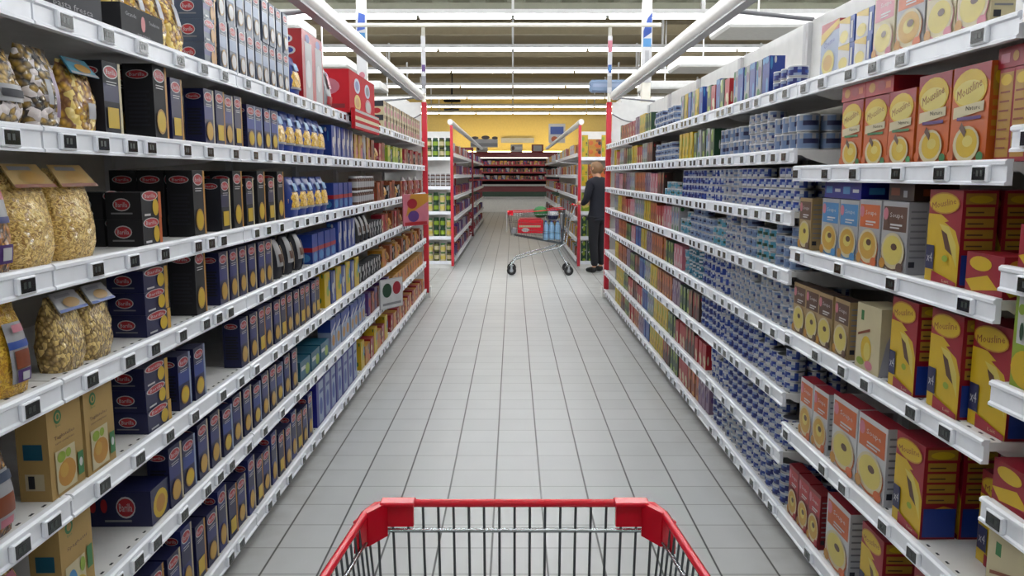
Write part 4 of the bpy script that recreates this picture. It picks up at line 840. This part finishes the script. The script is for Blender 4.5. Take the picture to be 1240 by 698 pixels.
b = MB(); b.box(-.19,.19,-.15,.15,0,.2,'cartred',.01); b.box(-.17,.17,-.13,.13,.2,.225,'red',.01); b.decals((-.19,-.15,0),(1,0,0),(0,0,1),(0,-1,0),.38,.2,[('r',.05,.45,.9,.6,'cream'),('e',.3,.25,.15,.15,'white')])
o = b.obj('red_crate', loc=at_cart(.345,0,.63)); tag(o, 'red box lying in the middle of the distant shopping cart', 'box')
b = MB(); b.box(-.045,.045,-.1,.1,0,.09,'lgrey',.012); o = b.obj('white_packet', loc=at_cart(.2,-.02,.62)); o.location.x = cx+.1; tag(o, 'whitish packet at the front end of the distant cart', 'packet')
b = MB()
PAL.update(water=(150,196,232))
for i in range(3):
    for j in range(2):
        b.lathe([(.034,0),(.042,.012),(.042,.09),(.038,.1),(.042,.11),(.042,.2),(.03,.24),(.014,.265),(.014,.285)], 12, ['water','water','sky','water','water','water','water','blue2'], cx=-.09+i*.09, cy=-.045+j*.09)
o = b.obj('water_bottle_pack', loc=at_cart(.67,-.02,.526)); tag(o, 'pale blue pack of water bottles at the rear of the distant cart', 'bottle pack')
b = MB(); b.lathe([(.06,0),(.1,.04),(.11,.1),(.08,.15),(.03,.17)], 14, 'green', cx=0, cy=0); o = b.obj('green_bag', loc=at_cart(.5,.0,.86)); tag(o, 'green bag on the bottle pack in the distant cart', 'bag')
b = MB(); b.lathe([(.02,0),(.07,.02),(.09,.08),(.075,.14),(.03,.17)], 14, ['white','navy','white','navy']); o = b.obj('blue_white_bundle', loc=at_cart(.69,-.02,.815)); tag(o, 'round blue and white bundle by the distant cart handle', 'bundle')
# ------------------------------------------------------------------ person
def skin(name, joints, edges, mat, parent=None, sub=2, loc=(0,0,0), rz=0):
    me = bpy.data.meshes.new(name); me.from_pydata([j[:3] for j in joints], edges, []); me.materials.append(M(mat))
    o = bpy.data.objects.new(name, me); C.objects.link(o)
    sk = o.modifiers.new('skin', 'SKIN'); sk.use_smooth_shade = True
    for i, j in enumerate(joints):
        sv = me.skin_vertices[0].data[i]; rr = j[3]; sv.radius = (rr, j[4] if len(j) > 4 else rr); sv.use_root = (i == 0)
    if sub: m = o.modifiers.new('sub', 'SUBSURF'); m.levels = sub; m.render_levels = sub
    dg = bpy.context.evaluated_depsgraph_get(); dg.update(); new = bpy.data.meshes.new_from_object(o.evaluated_get(dg)); o.modifiers.clear(); o.data = new
    for p in new.polygons: p.use_smooth = True
    o.parent = parent; o.location = loc; o.rotation_euler = (0,0,rz); return o
# facing +y (towards the end shelving), head bowed over what the hands hold
J = [(0,0,.92,.1,.08),(0,.0,1.08,.1,.075),(0,.01,1.25,.125,.08),(0,.0,1.37,.1,.065),(0,.02,1.46,.05),(0,.045,1.53,.075,.085),(0,.055,1.60,.078,.092),
     (.18,0,1.37,.055),(.23,.03,1.12,.045),(.17,.19,1.05,.032),(.13,.25,1.07,.022),
     (-.18,0,1.37,.055),(-.23,.03,1.12,.045),(-.17,.19,1.05,.032),(-.13,.25,1.07,.022),
     (.09,0,.84,.07),(.1,.02,.48,.05),(.1,0,.1,.032),(.1,.1,.04,.022),(-.09,0,.84,.07),(-.1,.0,.48,.05),(-.11,-.05,.1,.032),(-.11,.05,.04,.022)]
E = [(0,1),(1,2),(2,3),(3,4),(4,5),(5,6),(3,7),(7,8),(8,9),(9,10),(3,11),(11,12),(12,13),(13,14),(0,15),(15,16),(16,17),(17,18),(0,19),(19,20),(20,21),(21,22)]
for s, h in ((1,10),(-1,14)):
    hx, hy, hz = J[h][:3]
    for k, (dx, L3) in enumerate(((-.03,.065),(-.012,.075),(.008,.07),(.026,.055))):
        J.append((hx+s*-dx*.6, hy+.04, hz+dx*.9, .009)); E.append((h, len(J)-1)); J.append((hx+s*-.01-s*dx*.4, hy+.04+L3*.7, hz+dx*1.0-.02, .0075)); E.append((len(J)-2, len(J)-1))
    J.append((hx-s*.03, hy+.01, hz+.02, .011)); E.append((h, len(J)-1)); J.append((hx-s*.045, hy+.045, hz+.03, .009)); E.append((len(J)-2, len(J)-1))
PX, PY, PR = 1.31, 12.52, .75
body = skin('person', J, E, 'skin', loc=(PX,PY,0), rz=PR)
# face: nose, brow, eyes, mouth, ears fused into the body mesh
def add_to(o, mb):
    t = mb.mesh('t'); n0 = len(o.data.vertices); bm = bmesh.new(); bm.from_mesh(o.data)
    base = len(o.data.materials); 
    for m in t.materials: o.data.materials.append(m)
    b2 = bmesh.new(); b2.from_mesh(t); vm = {v.index: bm.verts.new(v.co) for v in b2.verts}
    for f in b2.faces:
        nf = bm.faces.new([vm[v.index] for v in f.verts]); nf.material_index = base + f.material_index; nf.smooth = True
    bm.to_mesh(o.data); bm.free(); b2.free()
fb = MB()
fb.tube([(0,.13,1.60),(0,.155,1.575),(0,.14,1.56)], [.008,.014,.008], 'skin', 8)
for s in (-1, 1):
    fb.tube([(s*.082,.04,1.62),(s*.092,.03,1.60),(s*.082,.04,1.565)], [.008,.014,.006], 'skin', 8); fb.lathe([(.002,1.6),(.009,1.606),(.002,1.614)], 8, 'white', cx=s*.032, cy=.13)
fb.tube([(-.022,.133,1.535),(0,.138,1.533),(.022,.133,1.535)], .005, 'pink', 6)
add_to(body, fb)
tag(body, 'person in a navy jacket and dark trousers standing at the end shelving behind the cart', 'person')
# hair
b = MB(); bm = bmesh.new(); bmesh.ops.create_icosphere(bm, subdivisions=3, radius=1)
vs = []
for v in bm.verts:
    x, y, z = v.co; q = 1 + .05*math.sin(9*x+7*z)+.04*math.sin(13*y)
    X, Y, Z = x*.094*q, .04+y*.108*q, 1.6+z*.105*q
    if z < -.1 and y > .1: Y = min(Y, .06)
    if y > .45 and z < .3: Y = .07
    vs.append((X, Y, Z))
bm.verts.index_update(); b.mesh_part(vs, [[v.index for v in f.verts] for f in bm.faces], 'hair', True); bm.free(); b.obj('hair', body)
JJ = [(0,0,.95,.155,.125),(0,0,1.1,.148,.115),(0,.01,1.25,.17,.122),(0,0,1.38,.145,.1),(0,.005,1.495,.068,.07),(.18,0,1.37,.07),(.235,.03,1.12,.056),(.175,.165,1.05,.042),(-.18,0,1.37,.07),(-.235,.03,1.12,.056),(-.175,.165,1.05,.042),(0,0,.86,.155,.125)]
skin('jacket', JJ, [(0,1),(1,2),(2,3),(3,4),(3,5),(5,6),(6,7),(3,8),(8,9),(9,10),(0,11)], 'jacket', body)
JT = [(0,0,.92,.135,.11),(.09,0,.82,.1),(.1,.02,.48,.075),(.1,0,.09,.06),(-.09,0,.82,.1),(-.1,0,.48,.075),(-.11,-.05,.09,.06)]
skin('trousers', JT, [(0,1),(1,2),(2,3),(0,4),(4,5),(5,6)], 'trousers', body)
for s, x, y in ((1,.1,.0),(-1,-.11,-.05)):
    skin('shoe', [(x,y-.03,.055,.052,.055),(x,y+.06,.05,.05,.05),(x+.004*s,y+.17,.035,.038,.03)], [(0,1),(1,2)], 'shoe', body)

# ------------------------------------------------------------------ light, world, camera
w = bpy.data.worlds.new('World'); bpy.context.scene.world = w; w.use_nodes = True
w.node_tree.nodes['Background'].inputs[0].default_value = (.8,.85,1,1); w.node_tree.nodes['Background'].inputs[1].default_value = .01
cd = bpy.data.cameras.new('Camera'); co = bpy.data.objects.new('Camera', cd); C.objects.link(co)
cd.sensor_width = 36; cd.lens = F/1240*36; cd.clip_start = .02; cd.clip_end = 200
co.location = (0,0,H); co.rotation_euler = (PI/2-PITCH, 0, math.radians(.058)); bpy.context.scene.camera = co
sc = bpy.context.scene
sc.view_settings.view_transform = 'Standard'; sc.view_settings.look = 'None'; sc.view_settings.gamma = 1; sc.view_settings.exposure = .38; sc.view_settings.use_curve_mapping = False
sc.cycles.max_bounces = 5; sc.cycles.diffuse_bounces = 3; sc.cycles.glossy_bounces = 2; sc.cycles.sample_clamp_indirect = 4
